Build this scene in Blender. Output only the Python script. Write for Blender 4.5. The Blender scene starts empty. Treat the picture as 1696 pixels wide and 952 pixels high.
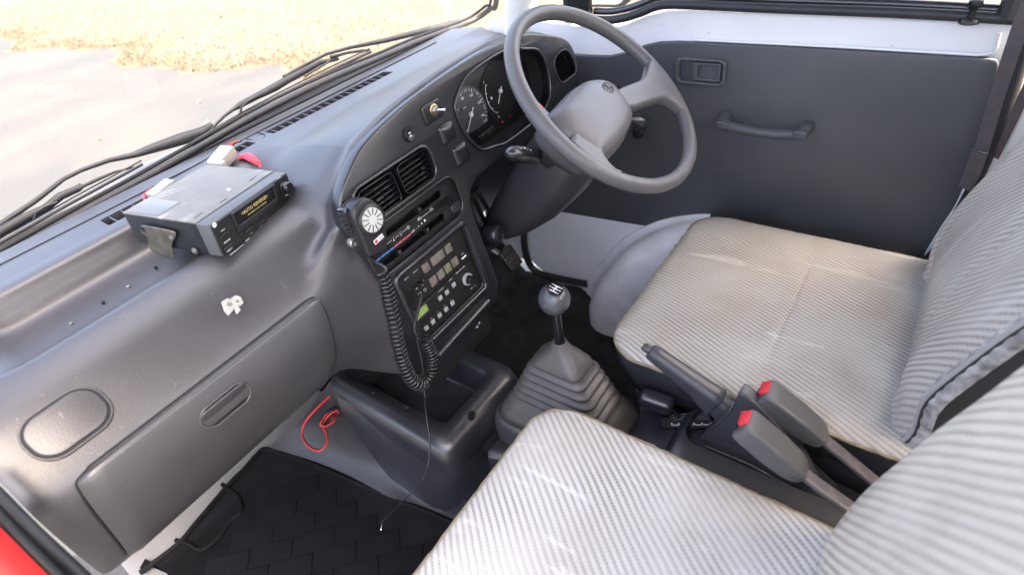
import bpy, bmesh, math, random
from mathutils import Vector as V, Matrix
random.seed(7)
sc = bpy.context.scene
COL = sc.collection
sin, cos, pi = math.sin, math.cos, math.pi

# ------------------------------------------------------------------ camera
CAM = V((-0.50, 0.0, 1.05))
FPX = 901.0                      # focal length in photograph pixels (1696 wide)
E1 = V((0.56941918, -0.80967936, -0.14206027))      # camera right in world
E2 = V((-0.5860539, -0.27865846, -0.7608484))       # camera down in world
E3 = V((0.57645695, 0.51649665, -0.63318922))       # camera forward in world
cam = bpy.data.objects.new('camera', bpy.data.cameras.new('camera'))
COL.objects.link(cam)
M3 = Matrix((E1, -E2, -E3)).transposed()
cam.matrix_world = Matrix.Translation(CAM) @ M3.to_4x4()
cam.data.sensor_width = 36.0
cam.data.lens = FPX / 1696 * 36
cam.data.clip_start = 0.02
cam.data.clip_end = 500
cam.data.dof.use_dof = True
cam.data.dof.focus_distance = 0.95
cam.data.dof.aperture_fstop = 3.6
sc.camera = cam

# ------------------------------------------------------------------ sky, sun, exposure
SUN_EL, SUN_AZ = math.radians(62), math.radians(170)     # azimuth measured from +Y clockwise
w = bpy.data.worlds.new('World'); sc.world = w; w.use_nodes = True
nt = w.node_tree
sky = nt.nodes.new('ShaderNodeTexSky'); sky.sky_type = 'NISHITA'; sky.sun_disc = False
sky.sun_elevation = SUN_EL; sky.sun_rotation = SUN_AZ
sky.air_density = 0.7; sky.dust_density = 6.0; sky.ozone_density = 0.0
nt.links.new(sky.outputs[0], nt.nodes['Background'].inputs[0])
nt.nodes['Background'].inputs[1].default_value = 0.15
sun = bpy.data.objects.new('sun', bpy.data.lights.new('sun', 'SUN')); COL.objects.link(sun)
sun.data.energy = 2.0; sun.data.angle = math.radians(0.5); sun.data.color = (1, .95, .87)
sd = V((sin(SUN_AZ) * cos(SUN_EL), cos(SUN_AZ) * cos(SUN_EL), sin(SUN_EL)))
sun.rotation_euler = sd.to_track_quat('Z', 'Y').to_euler()
sc.view_settings.view_transform = 'Standard'; sc.view_settings.look = 'None'
sc.view_settings.exposure = 3.45; sc.view_settings.gamma = 1
sc.view_settings.use_white_balance = True; sc.view_settings.white_balance_temperature = 7150; sc.view_settings.white_balance_tint = 10
sc.render.engine = 'CYCLES'
sc.cycles.use_denoising = True
sc.cycles.max_bounces = 10; sc.cycles.diffuse_bounces = 5; sc.cycles.transparent_max_bounces = 12
sc.cycles.sample_clamp_indirect = 8

# ------------------------------------------------------------------ pixel -> place
def ray(u, v):
    d = V((u - 848, v - 476, FPX))
    return E1 * d.x + E2 * d.y + E3 * d.z
def at(u, v, x=None, y=None, z=None):
    r = ray(u, v)
    t = (x - CAM.x) / r.x if x is not None else (y - CAM.y) / r.y if y is not None else (z - CAM.z) / r.z
    return CAM + r * t
class Frame:
    """a plane in the cab: origin, right, up, outward normal"""
    def __init__(s, o, ux, uy):
        s.o = V(o); s.x = V(ux).normalized(); s.y = V(uy); s.y = (s.y - s.x * s.y.dot(s.x)).normalized(); s.n = s.x.cross(s.y)
    def pt(s, a, b, c=0.0): return s.o + s.x * a + s.y * b + s.n * c
    def px(s, u, v, c=0.0):
        r = ray(u, v); t = ((s.o + s.n * c - CAM).dot(s.n)) / r.dot(s.n); q = CAM + r * t - s.o
        return (q.dot(s.x), q.dot(s.y))
    def up(s, c): return Frame(s.pt(0, 0, c), s.x, s.y)
    def mat(s):
        m = Matrix((s.x, s.y, s.n)).transposed().to_4x4(); m.translation = s.o; return m
    def rot(s, ang, a=0, b=0):
        return Frame(s.pt(a, b), s.x * cos(ang) + s.y * sin(ang), s.y * cos(ang) - s.x * sin(ang))

# ------------------------------------------------------------------ materials
def mat(name, col, rough=.5, metal=0, bump=0, bscale=300, var=0, vscale=20, coat=0, spec=.5, col2=None, emis=None, coords='Object', detail=3):
    m = bpy.data.materials.new(name); m.use_nodes = True
    n = m.node_tree; b = n.nodes['Principled BSDF']
    b.inputs['Base Color'].default_value = (*col, 1); b.inputs['Roughness'].default_value = rough
    b.inputs['Metallic'].default_value = metal; b.inputs['Specular IOR Level'].default_value = spec
    b.inputs['Coat Weight'].default_value = coat; b.inputs['Coat Roughness'].default_value = .15
    tc = n.nodes.new('ShaderNodeTexCoord')
    if bump:
        t = n.nodes.new('ShaderNodeTexNoise'); t.inputs['Scale'].default_value = bscale; t.inputs['Detail'].default_value = detail
        n.links.new(tc.outputs[coords], t.inputs['Vector'])
        bp = n.nodes.new('ShaderNodeBump'); bp.inputs['Strength'].default_value = bump; bp.inputs['Distance'].default_value = .001
        n.links.new(t.outputs['Fac'], bp.inputs['Height']); n.links.new(bp.outputs[0], b.inputs['Normal'])
    if var or col2:
        t2 = n.nodes.new('ShaderNodeTexNoise'); t2.inputs['Scale'].default_value = vscale; t2.inputs['Detail'].default_value = 6
        n.links.new(tc.outputs[coords], t2.inputs['Vector'])
        r = n.nodes.new('ShaderNodeValToRGB'); r.color_ramp.elements[0].position = .35; r.color_ramp.elements[1].position = .65
        c2 = col2 or tuple(c * (1 + var) for c in col); c1 = col if col2 else tuple(c * (1 - var) for c in col)
        r.color_ramp.elements[0].color = (*c1, 1); r.color_ramp.elements[1].color = (*c2, 1)
        n.links.new(t2.outputs['Fac'], r.inputs[0]); n.links.new(r.outputs[0], b.inputs['Base Color'])
        if var:
            mr = n.nodes.new('ShaderNodeMapRange'); mr.inputs['To Min'].default_value = rough - .06; mr.inputs['To Max'].default_value = rough + .08
            n.links.new(t2.outputs['Fac'], mr.inputs['Value']); n.links.new(mr.outputs[0], b.inputs['Roughness'])
    if emis:
        b.inputs['Emission Color'].default_value = (*col, 1); b.inputs['Emission Strength'].default_value = emis
    return m

def dash_mat(name, col, rough, scratch=.6):
    """moulded vinyl: fine leather grain, faint scuffs and dust"""
    m = mat(name, col, rough, bump=.17, bscale=480, var=.12, vscale=7, spec=.95)
    n = m.node_tree; b = n.nodes['Principled BSDF']
    tc = n.nodes['Texture Coordinate']
    vo = n.nodes.new('ShaderNodeTexVoronoi'); vo.inputs['Scale'].default_value = 300; vo.feature = 'DISTANCE_TO_EDGE'
    n.links.new(tc.outputs['Object'], vo.inputs['Vector'])
    bp = n.nodes.new('ShaderNodeBump'); bp.inputs['Strength'].default_value = .16; bp.inputs['Distance'].default_value = .0006
    n.links.new(vo.outputs[0], bp.inputs['Height'])
    old = b.inputs['Normal'].links[0].from_node
    n.links.new(bp.outputs[0], old.inputs['Normal'])
    # dust specks and scuffs that stay on the plastic
    mp = n.nodes.new('ShaderNodeMapping'); mp.inputs['Scale'].default_value = (60, 14, 60); mp.inputs['Rotation'].default_value = (.3, .5, .9)
    n.links.new(tc.outputs['Object'], mp.inputs[0])
    s = n.nodes.new('ShaderNodeTexNoise'); s.inputs['Scale'].default_value = 1.0; s.inputs['Detail'].default_value = 8; s.inputs['Roughness'].default_value = .75
    n.links.new(mp.outputs[0], s.inputs['Vector'])
    r = n.nodes.new('ShaderNodeValToRGB'); r.color_ramp.elements[0].position = .63; r.color_ramp.elements[1].position = .78
    n.links.new(s.outputs['Fac'], r.inputs[0])
    src = b.inputs['Base Color'].links[0].from_socket
    mx = n.nodes.new('ShaderNodeMix'); mx.data_type = 'RGBA'
    ml = n.nodes.new('ShaderNodeMath'); ml.operation = 'MULTIPLY'; ml.inputs[1].default_value = scratch
    n.links.new(r.outputs[0], ml.inputs[0]); n.links.new(ml.outputs[0], mx.inputs['Factor'])
    n.links.new(src, mx.inputs['A']); mx.inputs['B'].default_value = (.26, .25, .245, 1)
    # tiny pale dust specks
    s2 = n.nodes.new('ShaderNodeTexNoise'); s2.inputs['Scale'].default_value = 330; s2.inputs['Detail'].default_value = 2; n.links.new(tc.outputs['Object'], s2.inputs['Vector'])
    r2 = n.nodes.new('ShaderNodeValToRGB'); r2.color_ramp.elements[0].position = .735; r2.color_ramp.elements[1].position = .78; n.links.new(s2.outputs['Fac'], r2.inputs[0])
    m2 = n.nodes.new('ShaderNodeMix'); m2.data_type = 'RGBA'; n.links.new(r2.outputs[0], m2.inputs['Factor']); n.links.new(mx.outputs['Result'], m2.inputs['A']); m2.inputs['B'].default_value = (.20, .19, .18, 1)
    n.links.new(m2.outputs['Result'], b.inputs['Base Color'])
    return m

def fabric(name, angle, pitch, light, dark, soil=.12, wrinkle=.5):
    """ribbed seat cloth under a film of clear plastic; UV is in metres"""
    m = bpy.data.materials.new(name); m.use_nodes = True
    n = m.node_tree; b = n.nodes['Principled BSDF']; L = n.links.new
    def N(t, **k):
        x = n.nodes.new(t)
        for a, v in k.items(): setattr(x, a, v)
        return x
    def mth(op, a, c=None, c2=None):
        x = N('ShaderNodeMath', operation=op)
        for i, q in enumerate((a, c, c2)):
            if q is None: continue
            if isinstance(q, (int, float)): x.inputs[i].default_value = q
            else: L(q, x.inputs[i])
        return x.outputs[0]
    uv = N('ShaderNodeUVMap')
    wob = N('ShaderNodeTexNoise'); wob.inputs['Scale'].default_value = 6; wob.inputs['Detail'].default_value = 2
    L(uv.outputs[0], wob.inputs['Vector'])
    sx = N('ShaderNodeSeparateXYZ'); L(uv.outputs[0], sx.inputs[0])
    u, v_ = sx.outputs[0], sx.outputs[1]
    c_, s_ = cos(angle), sin(angle)
    # across ribs: p ; along ribs: q   (rib direction = (c,s))
    p = mth('ADD', mth('MULTIPLY', u, -s_), mth('MULTIPLY', v_, c_))
    p = mth('ADD', p, mth('MULTIPLY', mth('SUBTRACT', wob.outputs['Fac'], .5), .010))
    q = mth('ADD', mth('MULTIPLY', u, c_), mth('MULTIPLY', v_, s_))
    ph = mth('MULTIPLY', p, 2 * pi / pitch)
    rib = mth('MULTIPLY_ADD', mth('COSINE', ph), .5, .5)           # 1 on ridge
    row = mth('FLOOR', mth('DIVIDE', p, pitch))
    qq = mth('ADD', mth('MULTIPLY', q, 2 * pi / .0048), mth('MULTIPLY', row, 1.9))
    st = mth('MULTIPLY_ADD', mth('SINE', mth('ADD', qq, mth('MULTIPLY', ph, .25))), .5, .5)
    groove = mth('SUBTRACT', 1.0, rib)
    g2 = mth('POWER', groove, 1.6)
    dk = mth('MULTIPLY', g2, mth('MULTIPLY_ADD', st, .28, .62))
    wn_ = N('ShaderNodeTexNoise'); wn_.inputs['Scale'].default_value = 7; wn_.inputs['Detail'].default_value = 4; L(uv.outputs[0], wn_.inputs['Vector'])
    wm = N('ShaderNodeMapRange'); wm.inputs['From Min'].default_value = .35; wm.inputs['From Max'].default_value = .68; wm.inputs['To Min'].default_value = 1.15; wm.inputs['To Max'].default_value = .35
    L(wn_.outputs['Fac'], wm.inputs['Value']); dk = mth('MULTIPLY', dk, wm.outputs[0])
    fine = N('ShaderNodeTexNoise'); fine.inputs['Scale'].default_value = 900; L(uv.outputs[0], fine.inputs['Vector'])
    dk = mth('ADD', dk, mth('MULTIPLY', mth('SUBTRACT', fine.outputs['Fac'], .5), .5))
    mx = N('ShaderNodeMix', data_type='RGBA'); mx.clamp_factor = True
    L(dk, mx.inputs['Factor']); mx.inputs['A'].default_value = (*light, 1); mx.inputs['B'].default_value = (*dark, 1)
    so = N('ShaderNodeTexNoise'); so.inputs['Scale'].default_value = 9; so.inputs['Detail'].default_value = 7; L(uv.outputs[0], so.inputs['Vector'])
    sr = N('ShaderNodeMapRange'); sr.inputs['From Min'].default_value = .45; sr.inputs['From Max'].default_value = .75; sr.inputs['To Max'].default_value = soil * 2.2
    L(so.outputs['Fac'], sr.inputs['Value'])
    mx2 = N('ShaderNodeMix', data_type='RGBA'); L(sr.outputs[0], mx2.inputs['Factor']); L(mx.outputs['Result'], mx2.inputs['A']); mx2.inputs['B'].default_value = (.30, .25, .18, 1)
    # whitish abraded streaks of the film
    mp = N('ShaderNodeMapping'); mp.inputs['Scale'].default_value = (26, 5, 1); mp.inputs['Rotation'].default_value = (0, 0, .5)
    L(uv.outputs[0], mp.inputs[0])
    ws = N('ShaderNodeTexNoise'); ws.inputs['Scale'].default_value = 1; ws.inputs['Detail'].default_value = 5; ws.inputs['Distortion'].default_value = .8; L(mp.outputs[0], ws.inputs['Vector'])
    wr = N('ShaderNodeMapRange'); wr.inputs['From Min'].default_value = .60; wr.inputs['From Max'].default_value = .74; wr.inputs['To Max'].default_value = wrinkle
    L(ws.outputs['Fac'], wr.inputs['Value'])
    mx3 = N('ShaderNodeMix', data_type='RGBA'); L(wr.outputs[0], mx3.inputs['Factor']); L(mx2.outputs['Result'], mx3.inputs['A']); mx3.inputs['B'].default_value = (.74, .73, .73, 1)
    L(mx3.outputs['Result'], b.inputs['Base Color'])
    b.inputs['Roughness'].default_value = .8
    b.inputs['Coat Weight'].default_value = .30; b.inputs['Coat Roughness'].default_value = .2
    hh = mth('ADD', rib, mth('MULTIPLY', st, .25))
    bp = N('ShaderNodeBump'); bp.inputs['Strength'].default_value = .7; bp.inputs['Distance'].default_value = .0010
    L(hh, bp.inputs['Height']); L(bp.outputs[0], b.inputs['Normal'])
    cb = N('ShaderNodeBump'); cb.inputs['Strength'].default_value = .6; cb.inputs['Distance'].default_value = .006
    L(ws.outputs['Fac'], cb.inputs['Height']); L(cb.outputs[0], b.inputs['Coat Normal'])
    return m

def glass_mat(name, tint=(1, 1, 1), refl=.08, rough=0.0):
    m = bpy.data.materials.new(name); m.use_nodes = True
    n = m.node_tree; n.nodes.clear()
    o = n.nodes.new('ShaderNodeOutputMaterial'); t = n.nodes.new('ShaderNodeBsdfTransparent'); g = n.nodes.new('ShaderNodeBsdfGlossy')
    f = n.nodes.new('ShaderNodeFresnel'); f.inputs[0].default_value = 1.45
    mx = n.nodes.new('ShaderNodeMixShader'); t.inputs[0].default_value = (*tint, 1); g.inputs['Roughness'].default_value = rough
    n.links.new(f.outputs[0], mx.inputs[0]); n.links.new(t.outputs[0], mx.inputs[1]); n.links.new(g.outputs[0], mx.inputs[2]); n.links.new(mx.outputs[0], o.inputs[0])
    return m

# ------------------------------------------------------------------ objects
def tag(o, label=None, cat=None, group=None, kind=None):
    if label: o['label'] = label
    if cat: o['category'] = cat
    if group: o['group'] = group
    if kind: o['kind'] = kind
    return o
def thing(name, label, cat, loc, group=None):
    o = bpy.data.objects.new(name, None); COL.objects.link(o); o.location = V(loc); o.empty_display_size = .02
    return tag(o, label, cat, group)
def origin(o):
    r = V((0, 0, 0))
    while o is not None: r += o.location; o = o.parent
    return r
def link(name, me, m, parent=None, angle=40, smooth=True, loc=None):
    """mesh in world coordinates -> object under its parent"""
    base = origin(parent) if parent is not None else V(loc or (0, 0, 0))
    me.transform(Matrix.Translation(-base))
    if not me.materials: me.materials.append(m)
    o = bpy.data.objects.new(name, me); COL.objects.link(o)
    if parent is not None: o.parent = parent
    else: o.location = base
    if smooth:
        me.shade_smooth()
        if angle < 180: me.set_sharp_from_angle(angle=math.radians(angle))
    return o
def mesh(name, vs, fs, m, parent=None, **k):
    me = bpy.data.meshes.new(name); me.from_pydata([tuple(v) for v in vs], [], fs); me.update()
    bm = bmesh.new(); bm.from_mesh(me); bmesh.ops.recalc_face_normals(bm, faces=bm.faces); bm.to_mesh(me); bm.free()
    return link(name, me, m, parent, **k)
def ring_data(rings, closed=True, cap0=True, cap1=True):
    n = len(rings[0]); vs = [p for r in rings for p in r]; fs = []
    for i in range(len(rings) - 1):
        for j in range(n if closed else n - 1):
            k = (j + 1) % n
            fs.append((i * n + j, i * n + k, (i + 1) * n + k, (i + 1) * n + j))
    if closed and cap0: fs.append(tuple(range(n)))
    if closed and cap1: fs.append(tuple((len(rings) - 1) * n + j for j in range(n)))
    return vs, fs
def join(parts):
    vs, fs = [], []
    for a, b in parts:
        k = len(vs); vs += list(a); fs += [tuple(i + k for i in f) for f in b]
    return vs, fs
def tube_data(pts, r, seg=8, caps=True, flat=1.0):
    pts = [V(p) for p in pts]; rings = []; up = None
    rr = r if isinstance(r, (list, tuple)) else [r] * len(pts)
    for i, p in enumerate(pts):
        t = (pts[min(i + 1, len(pts) - 1)] - pts[max(i - 1, 0)]).normalized()
        if up is None:
            up = V((0, 0, 1)) if abs(t.z) < .9 else V((1, 0, 0))
        up = (up - t * up.dot(t)).normalized(); s = t.cross(up)
        rings.append([p + (up * cos(2 * pi * k / seg) * flat + s * sin(2 * pi * k / seg)) * rr[i] for k in range(seg)])
    return ring_data(rings, True, caps, caps)
def tube(name, pts, r, m, parent=None, seg=8, **k):
    return mesh(name, *tube_data(pts, r, seg), m, parent, **k)
def spline(pts, n=8, closed=False):
    pts = [V(p) for p in pts]; N = len(pts); out = []
    for i in range(N if closed else N - 1):
        g = (lambda k: pts[k % N]) if closed else (lambda k: pts[max(0, min(N - 1, k))])
        a, b, c, d = g(i - 1), g(i), g(i + 1), g(i + 2)
        for s in range(n):
            t = s / n
            out.append(.5 * ((2 * b) + (c - a) * t + (2 * a - 5 * b + 4 * c - d) * t * t + (3 * b - a - 3 * c + d) * t ** 3))
    if not closed: out.append(pts[-1])
    return out
def sp2(pts, n=6, closed=True): return [(p.x, p.y) for p in spline([(a, b, 0) for a, b in pts], n, closed)]
def lathe_data(fr, a, b, prof, seg=24):
    """prof: list of (radius, height along the frame's normal)"""
    rings = [[fr.pt(a + r * cos(2 * pi * k / seg), b + r * sin(2 * pi * k / seg), h) for k in range(seg)] for r, h in prof]
    return ring_data(rings)
def lathe(name, fr, a, b, prof, m, parent=None, seg=24, **k): return mesh(name, *lathe_data(fr, a, b, prof, seg), m, parent, **k)
def rr(cx, cy, w_, h, r, n=5):
    """rounded rectangle outline"""
    out = []; r = min(r, w_ / 2 - 1e-5, h / 2 - 1e-5)
    for qx, qy, a0 in ((1, 1, 0), (-1, 1, 90), (-1, -1, 180), (1, -1, 270)):
        for k in range(n + 1):
            a = math.radians(a0 + 90 * k / n)
            out.append((cx + qx * (w_ / 2 - r) + r * cos(a), cy + qy * (h / 2 - r) + r * sin(a)))
    return out
def prr(fr, quad, r, n=5, grow=0.0, c=0.0):
    q = [fr.px(u, v, c) for u, v in quad]     # TL, TR, BR, BL
    x0 = (q[0][0] + q[3][0]) / 2; x1 = (q[1][0] + q[2][0]) / 2; y1 = (q[0][1] + q[1][1]) / 2; y0 = (q[2][1] + q[3][1]) / 2
    return rr((x0 + x1) / 2, (y0 + y1) / 2, x1 - x0 + 2 * grow, y1 - y0 + 2 * grow, r, n)
def box_of(loop):
    xs = [p[0] for p in loop]; ys = [p[1] for p in loop]
    return (min(xs) + max(xs)) / 2, (min(ys) + max(ys)) / 2, max(xs) - min(xs), max(ys) - min(ys)
def plate(name, fr, loops, z0, z1, m, parent=None, bevel=.001, res=2, **k):
    """flat plate with optional holes and rounded edges, between heights z0 and z1 on the frame"""
    if loops and not isinstance(loops[0], list): loops = [loops]
    cu = bpy.data.curves.new('c', 'CURVE'); cu.dimensions = '2D'; cu.fill_mode = 'BOTH'
    for L in loops:
        s = cu.splines.new('POLY'); s.points.add(len(L) - 1)
        for i, (a, b) in enumerate(L): s.points[i].co = (a, b, 0, 1)
        s.use_cyclic_u = True
    h = (z1 - z0) / 2; bevel = min(bevel, h * .95)
    cu.extrude = h - bevel; cu.bevel_depth = bevel; cu.bevel_resolution = res; cu.offset = -bevel
    return from_curve(name, cu, fr.mat() @ Matrix.Translation((0, 0, (z0 + z1) / 2)), m, parent, **k)
def from_curve(name, cu, mx, m, parent, **k):
    ob = bpy.data.objects.new('c', cu); COL.objects.link(ob)
    dg = bpy.context.evaluated_depsgraph_get()
    me = bpy.data.meshes.new_from_object(ob.evaluated_get(dg)); me.name = name
    bpy.data.objects.remove(ob); bpy.data.curves.remove(cu)
    me.materials.clear(); me.transform(mx)
    bm = bmesh.new(); bm.from_mesh(me); bmesh.ops.remove_doubles(bm, verts=bm.verts, dist=1e-6); bm.to_mesh(me); bm.free()
    return link(name, me, m, parent, **k)
def text(name, fr, a, b, size, s, m, parent, c=.0004, ang=0, align='CENTER', sx=1.0):
    cu = bpy.data.curves.new('t', 'FONT'); cu.body = s; cu.size = size; cu.align_x = align; cu.align_y = 'CENTER'; cu.extrude = .00008; cu.resolution_u = 2
    mx = fr.mat() @ Matrix.Translation((a, b, c)) @ Matrix.Rotation(ang, 4, 'Z') @ Matrix.Diagonal((sx, 1, 1, 1))
    return from_curve(name, cu, mx, m, parent, smooth=False)
def rbox_data(fr, c, s, r=.002, seg=2, taper=None):
    bm = bmesh.new(); bmesh.ops.create_cube(bm, size=1)
    for v in bm.verts:
        k = 1.0
        if taper and v.co.z > 0: k = taper
        v.co = V((v.co.x * s[0] * k, v.co.y * s[1] * k, v.co.z * s[2]))
    if r: bmesh.ops.bevel(bm, geom=list(bm.edges), offset=min(r, min(s) * .45), segments=seg, profile=.5, affect='EDGES')
    vs = [fr.pt(c[0] + v.co.x, c[1] + v.co.y, c[2] + v.co.z) for v in bm.verts]; bm.verts.index_update()
    fs = [tuple(v.index for v in f.verts) for f in bm.faces]; bm.free()
    return vs, fs
def rbox(name, fr, c, s, m, parent=None, r=.002, seg=2, taper=None, **k): return mesh(name, *rbox_data(fr, c, s, r, seg, taper), m, parent, **k)
def subsurf(o, lv=2):
    md = o.modifiers.new('subdivision', 'SUBSURF'); md.levels = lv; md.render_levels = lv; return o
WORLD = Frame((0, 0, 0), (1, 0, 0), (0, 1, 0))

# ------------------------------------------------------------------ palette
M_dash = dash_mat('dash_vinyl', (.043, .041, .045), .37)
M_panel = dash_mat('panel_plastic', (.012, .013, .017), .30, .15)
M_console = dash_mat('console_plastic', (.020, .021, .027), .32, .25)
M_door = dash_mat('door_vinyl', (.050, .051, .058), .5, .25)
M_wheel = mat('wheel_rubber', (.075, .072, .076), .36, bump=.15, bscale=1200, var=.06, vscale=14)
M_black = mat('black_plastic', (.012, .012, .013), .38, bump=.08, bscale=900)
M_blackm = mat('black_matt', (.008, .008, .009), .7)
M_gloss = mat('black_gloss', (.010, .010, .012), .14, coat=.3)
M_rubber = mat('black_rubber', (.022, .022, .024), .5, bump=.15, bscale=400, var=.2)
M_boot = mat('boot_rubber', (.072, .067, .065), .40, bump=.1, bscale=500, var=.12, vscale=25)
M_lever = mat('lever_plastic', (.050, .049, .055), .36, bump=.1, bscale=900, var=.08)
M_buckle = mat('buckle_plastic', (.085, .083, .082), .42, bump=.08, bscale=700, var=.05)
M_white = mat('white_paint', (.74, .74, .72), .28, coat=.5, var=.02, vscale=5)
def scratched(m, colr, lo=.56, hi=.66, sc_=(9, 38, 1), rot=.9, fac=1.0):
    n = m.node_tree; b = n.nodes['Principled BSDF']; tc = n.nodes['Texture Coordinate']
    mp = n.nodes.new('ShaderNodeMapping'); mp.inputs['Scale'].default_value = sc_; mp.inputs['Rotation'].default_value = (0, 0, rot) if isinstance(rot, float) else rot; n.links.new(tc.outputs['Object'], mp.inputs[0])
    s = n.nodes.new('ShaderNodeTexNoise'); s.inputs['Scale'].default_value = 1; s.inputs['Detail'].default_value = 10; s.inputs['Roughness'].default_value = .7; s.inputs['Distortion'].default_value = .6; n.links.new(mp.outputs[0], s.inputs['Vector'])
    r = n.nodes.new('ShaderNodeValToRGB'); r.color_ramp.elements[0].position = lo; r.color_ramp.elements[1].position = hi; n.links.new(s.outputs['Fac'], r.inputs[0])
    l = b.inputs['Base Color'].links; mx = n.nodes.new('ShaderNodeMix'); mx.data_type = 'RGBA'
    ml = n.nodes.new('ShaderNodeMath'); ml.operation = 'MULTIPLY'; ml.inputs[1].default_value = fac; n.links.new(r.outputs[0], ml.inputs[0])
    n.links.new(ml.outputs[0], mx.inputs['Factor']); n.links.new(l[0].from_socket, mx.inputs['A']); mx.inputs['B'].default_value = (*colr, 1); n.links.new(mx.outputs['Result'], b.inputs['Base Color'])
    return m
M_scuff = scratched(mat('scuffed_white', (.78, .77, .78), .35, var=.04, vscale=6), (.10, .09, .09), .64, .70, (14, 14, 60), (.4, 0, 0), .8)
M_red = mat('red_paint', (.22, .001, .004), .45, coat=.1, spec=.15)
M_redplas = mat('red_plastic', (.62, .035, .045), .4)
M_print = mat('white_print', (.75, .75, .75), .5)
M_printy = mat('yellow_print', (.62, .52, .18), .5)
M_printr = mat('red_print', (.60, .03, .04), .5)
M_chrome = mat('chrome', (.72, .71, .70), .18, metal=1)
M_steel = mat('worn_steel', (.36, .35, .33), .38, metal=.9, bump=.1, bscale=150, var=.3, vscale=40)
M_handle = mat('handle_plastic', (.075, .078, .083), .4, bump=.1, bscale=700, var=.06)
scratched(M_door, (.10, .10, .10), .60, .75, (8, 8, 40), (.5, 0, 0), .35)
M_glass = glass_mat('clear_glass')
M_web = mat('belt_webbing', (.075, .062, .066), .75, bump=.5, bscale=1500, var=.15, vscale=60)
# ================================================================== outside
GZ = -0.62
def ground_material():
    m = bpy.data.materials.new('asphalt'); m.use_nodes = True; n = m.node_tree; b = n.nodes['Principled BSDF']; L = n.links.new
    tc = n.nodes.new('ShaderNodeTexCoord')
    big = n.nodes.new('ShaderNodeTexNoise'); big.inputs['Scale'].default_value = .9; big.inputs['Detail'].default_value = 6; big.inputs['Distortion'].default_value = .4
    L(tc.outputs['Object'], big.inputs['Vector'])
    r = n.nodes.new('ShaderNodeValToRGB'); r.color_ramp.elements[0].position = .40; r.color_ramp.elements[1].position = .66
    r.color_ramp.elements[0].color = (.029, .031, .034, 1); r.color_ramp.elements[1].color = (.046, .0435, .041, 1)  # dappled sunlight and shade painted as pale and grey noise patches
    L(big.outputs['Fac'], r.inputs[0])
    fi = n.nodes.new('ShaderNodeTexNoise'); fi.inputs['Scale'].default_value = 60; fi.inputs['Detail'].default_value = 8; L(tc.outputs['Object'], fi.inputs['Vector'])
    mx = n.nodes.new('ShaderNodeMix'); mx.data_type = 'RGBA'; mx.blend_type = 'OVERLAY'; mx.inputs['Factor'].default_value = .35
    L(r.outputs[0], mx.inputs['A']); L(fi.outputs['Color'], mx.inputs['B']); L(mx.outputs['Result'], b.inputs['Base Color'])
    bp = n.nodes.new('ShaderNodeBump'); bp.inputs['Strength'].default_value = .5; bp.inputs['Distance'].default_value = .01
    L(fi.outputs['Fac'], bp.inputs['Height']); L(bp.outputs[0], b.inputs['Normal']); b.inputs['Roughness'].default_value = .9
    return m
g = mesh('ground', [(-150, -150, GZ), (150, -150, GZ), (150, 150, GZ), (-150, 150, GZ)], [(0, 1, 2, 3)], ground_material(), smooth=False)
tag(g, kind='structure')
# verge of dry grass beside the asphalt
edge = []
yy = -20.0
while yy < 90:
    edge.append((2.75 + .22 * sin(yy * 1.3) + .12 * sin(yy * 3.1 + 1) + .06 * sin(yy * 8.3), yy)); yy += .15
vs = [(a, b, GZ + .004) for a, b in edge] + [(120, b, GZ + .004) for a, b in edge]
k = len(edge); fs = [(i, i + 1, k + i + 1, k + i) for i in range(k - 1)]
M_verge = mat('dry_soil', (.062, .051, .033), .95, bump=.3, bscale=30, col2=(.076, .061, .045), vscale=2.5)
tag(mesh('verge', vs, fs, M_verge, smooth=False), kind='structure')
gm = bpy.data.materials.new('dry_grass'); gm.use_nodes = True
gn = gm.node_tree; gb = gn.nodes['Principled BSDF']; gb.inputs['Roughness'].default_value = .8
gt = gn.nodes.new('ShaderNodeTexCoord'); g1 = gn.nodes.new('ShaderNodeTexNoise'); g1.inputs['Scale'].default_value = .55; g1.inputs['Detail'].default_value = 5
gr = gn.nodes.new('ShaderNodeValToRGB'); gr.color_ramp.elements[0].position = .36; gr.color_ramp.elements[1].position = .64
gr.color_ramp.elements[0].color = (.062, .058, .025, 1); gr.color_ramp.elements[1].color = (.082, .062, .044, 1)
e = gr.color_ramp.elements.new(.5); e.color = (.080, .065, .034, 1)
gn.links.new(gt.outputs['Object'], g1.inputs['Vector']); gn.links.new(g1.outputs['Fac'], gr.inputs[0]); gn.links.new(gr.outputs[0], gb.inputs['Base Color'])
vs, fs = [], []
rnd = random.Random(3)
def blade(x, y, h):
    a = rnd.uniform(0, 2 * pi); wd = rnd.uniform(.004, .009); lx, ly = rnd.gauss(0, .6) * h, rnd.gauss(0, .6) * h
    k = len(vs); dx, dy = cos(a) * wd, sin(a) * wd
    vs.extend([(x - dx, y - dy, GZ), (x + dx, y + dy, GZ), (x + lx * .4 + dx * .7, y + ly * .4 + dy * .7, GZ + h * .6), (x + lx * .4 - dx * .7, y + ly * .4 - dy * .7, GZ + h * .6), (x + lx, y + ly, GZ + h * .9)])
    fs.extend([(k, k + 1, k + 2, k + 3), (k + 3, k + 2, k + 4)])
for i in range(36000):
    y = 2.2 + 20 * rnd.random() ** 1.4; x0 = 2.8 + .22 * sin(y * 1.3) + .12 * sin(y * 3.1 + 1)
    x = x0 + abs(rnd.gauss(0, 1)) ** 1.0 * rnd.choice((.3, 2.0, 3.5, 5.0))
    blade(x, y, rnd.uniform(.010, .038) + (.03 if rnd.random() < .04 else 0))
tag(mesh('dry_grass', vs, fs, gm, smooth=False), kind='stuff')
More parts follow.
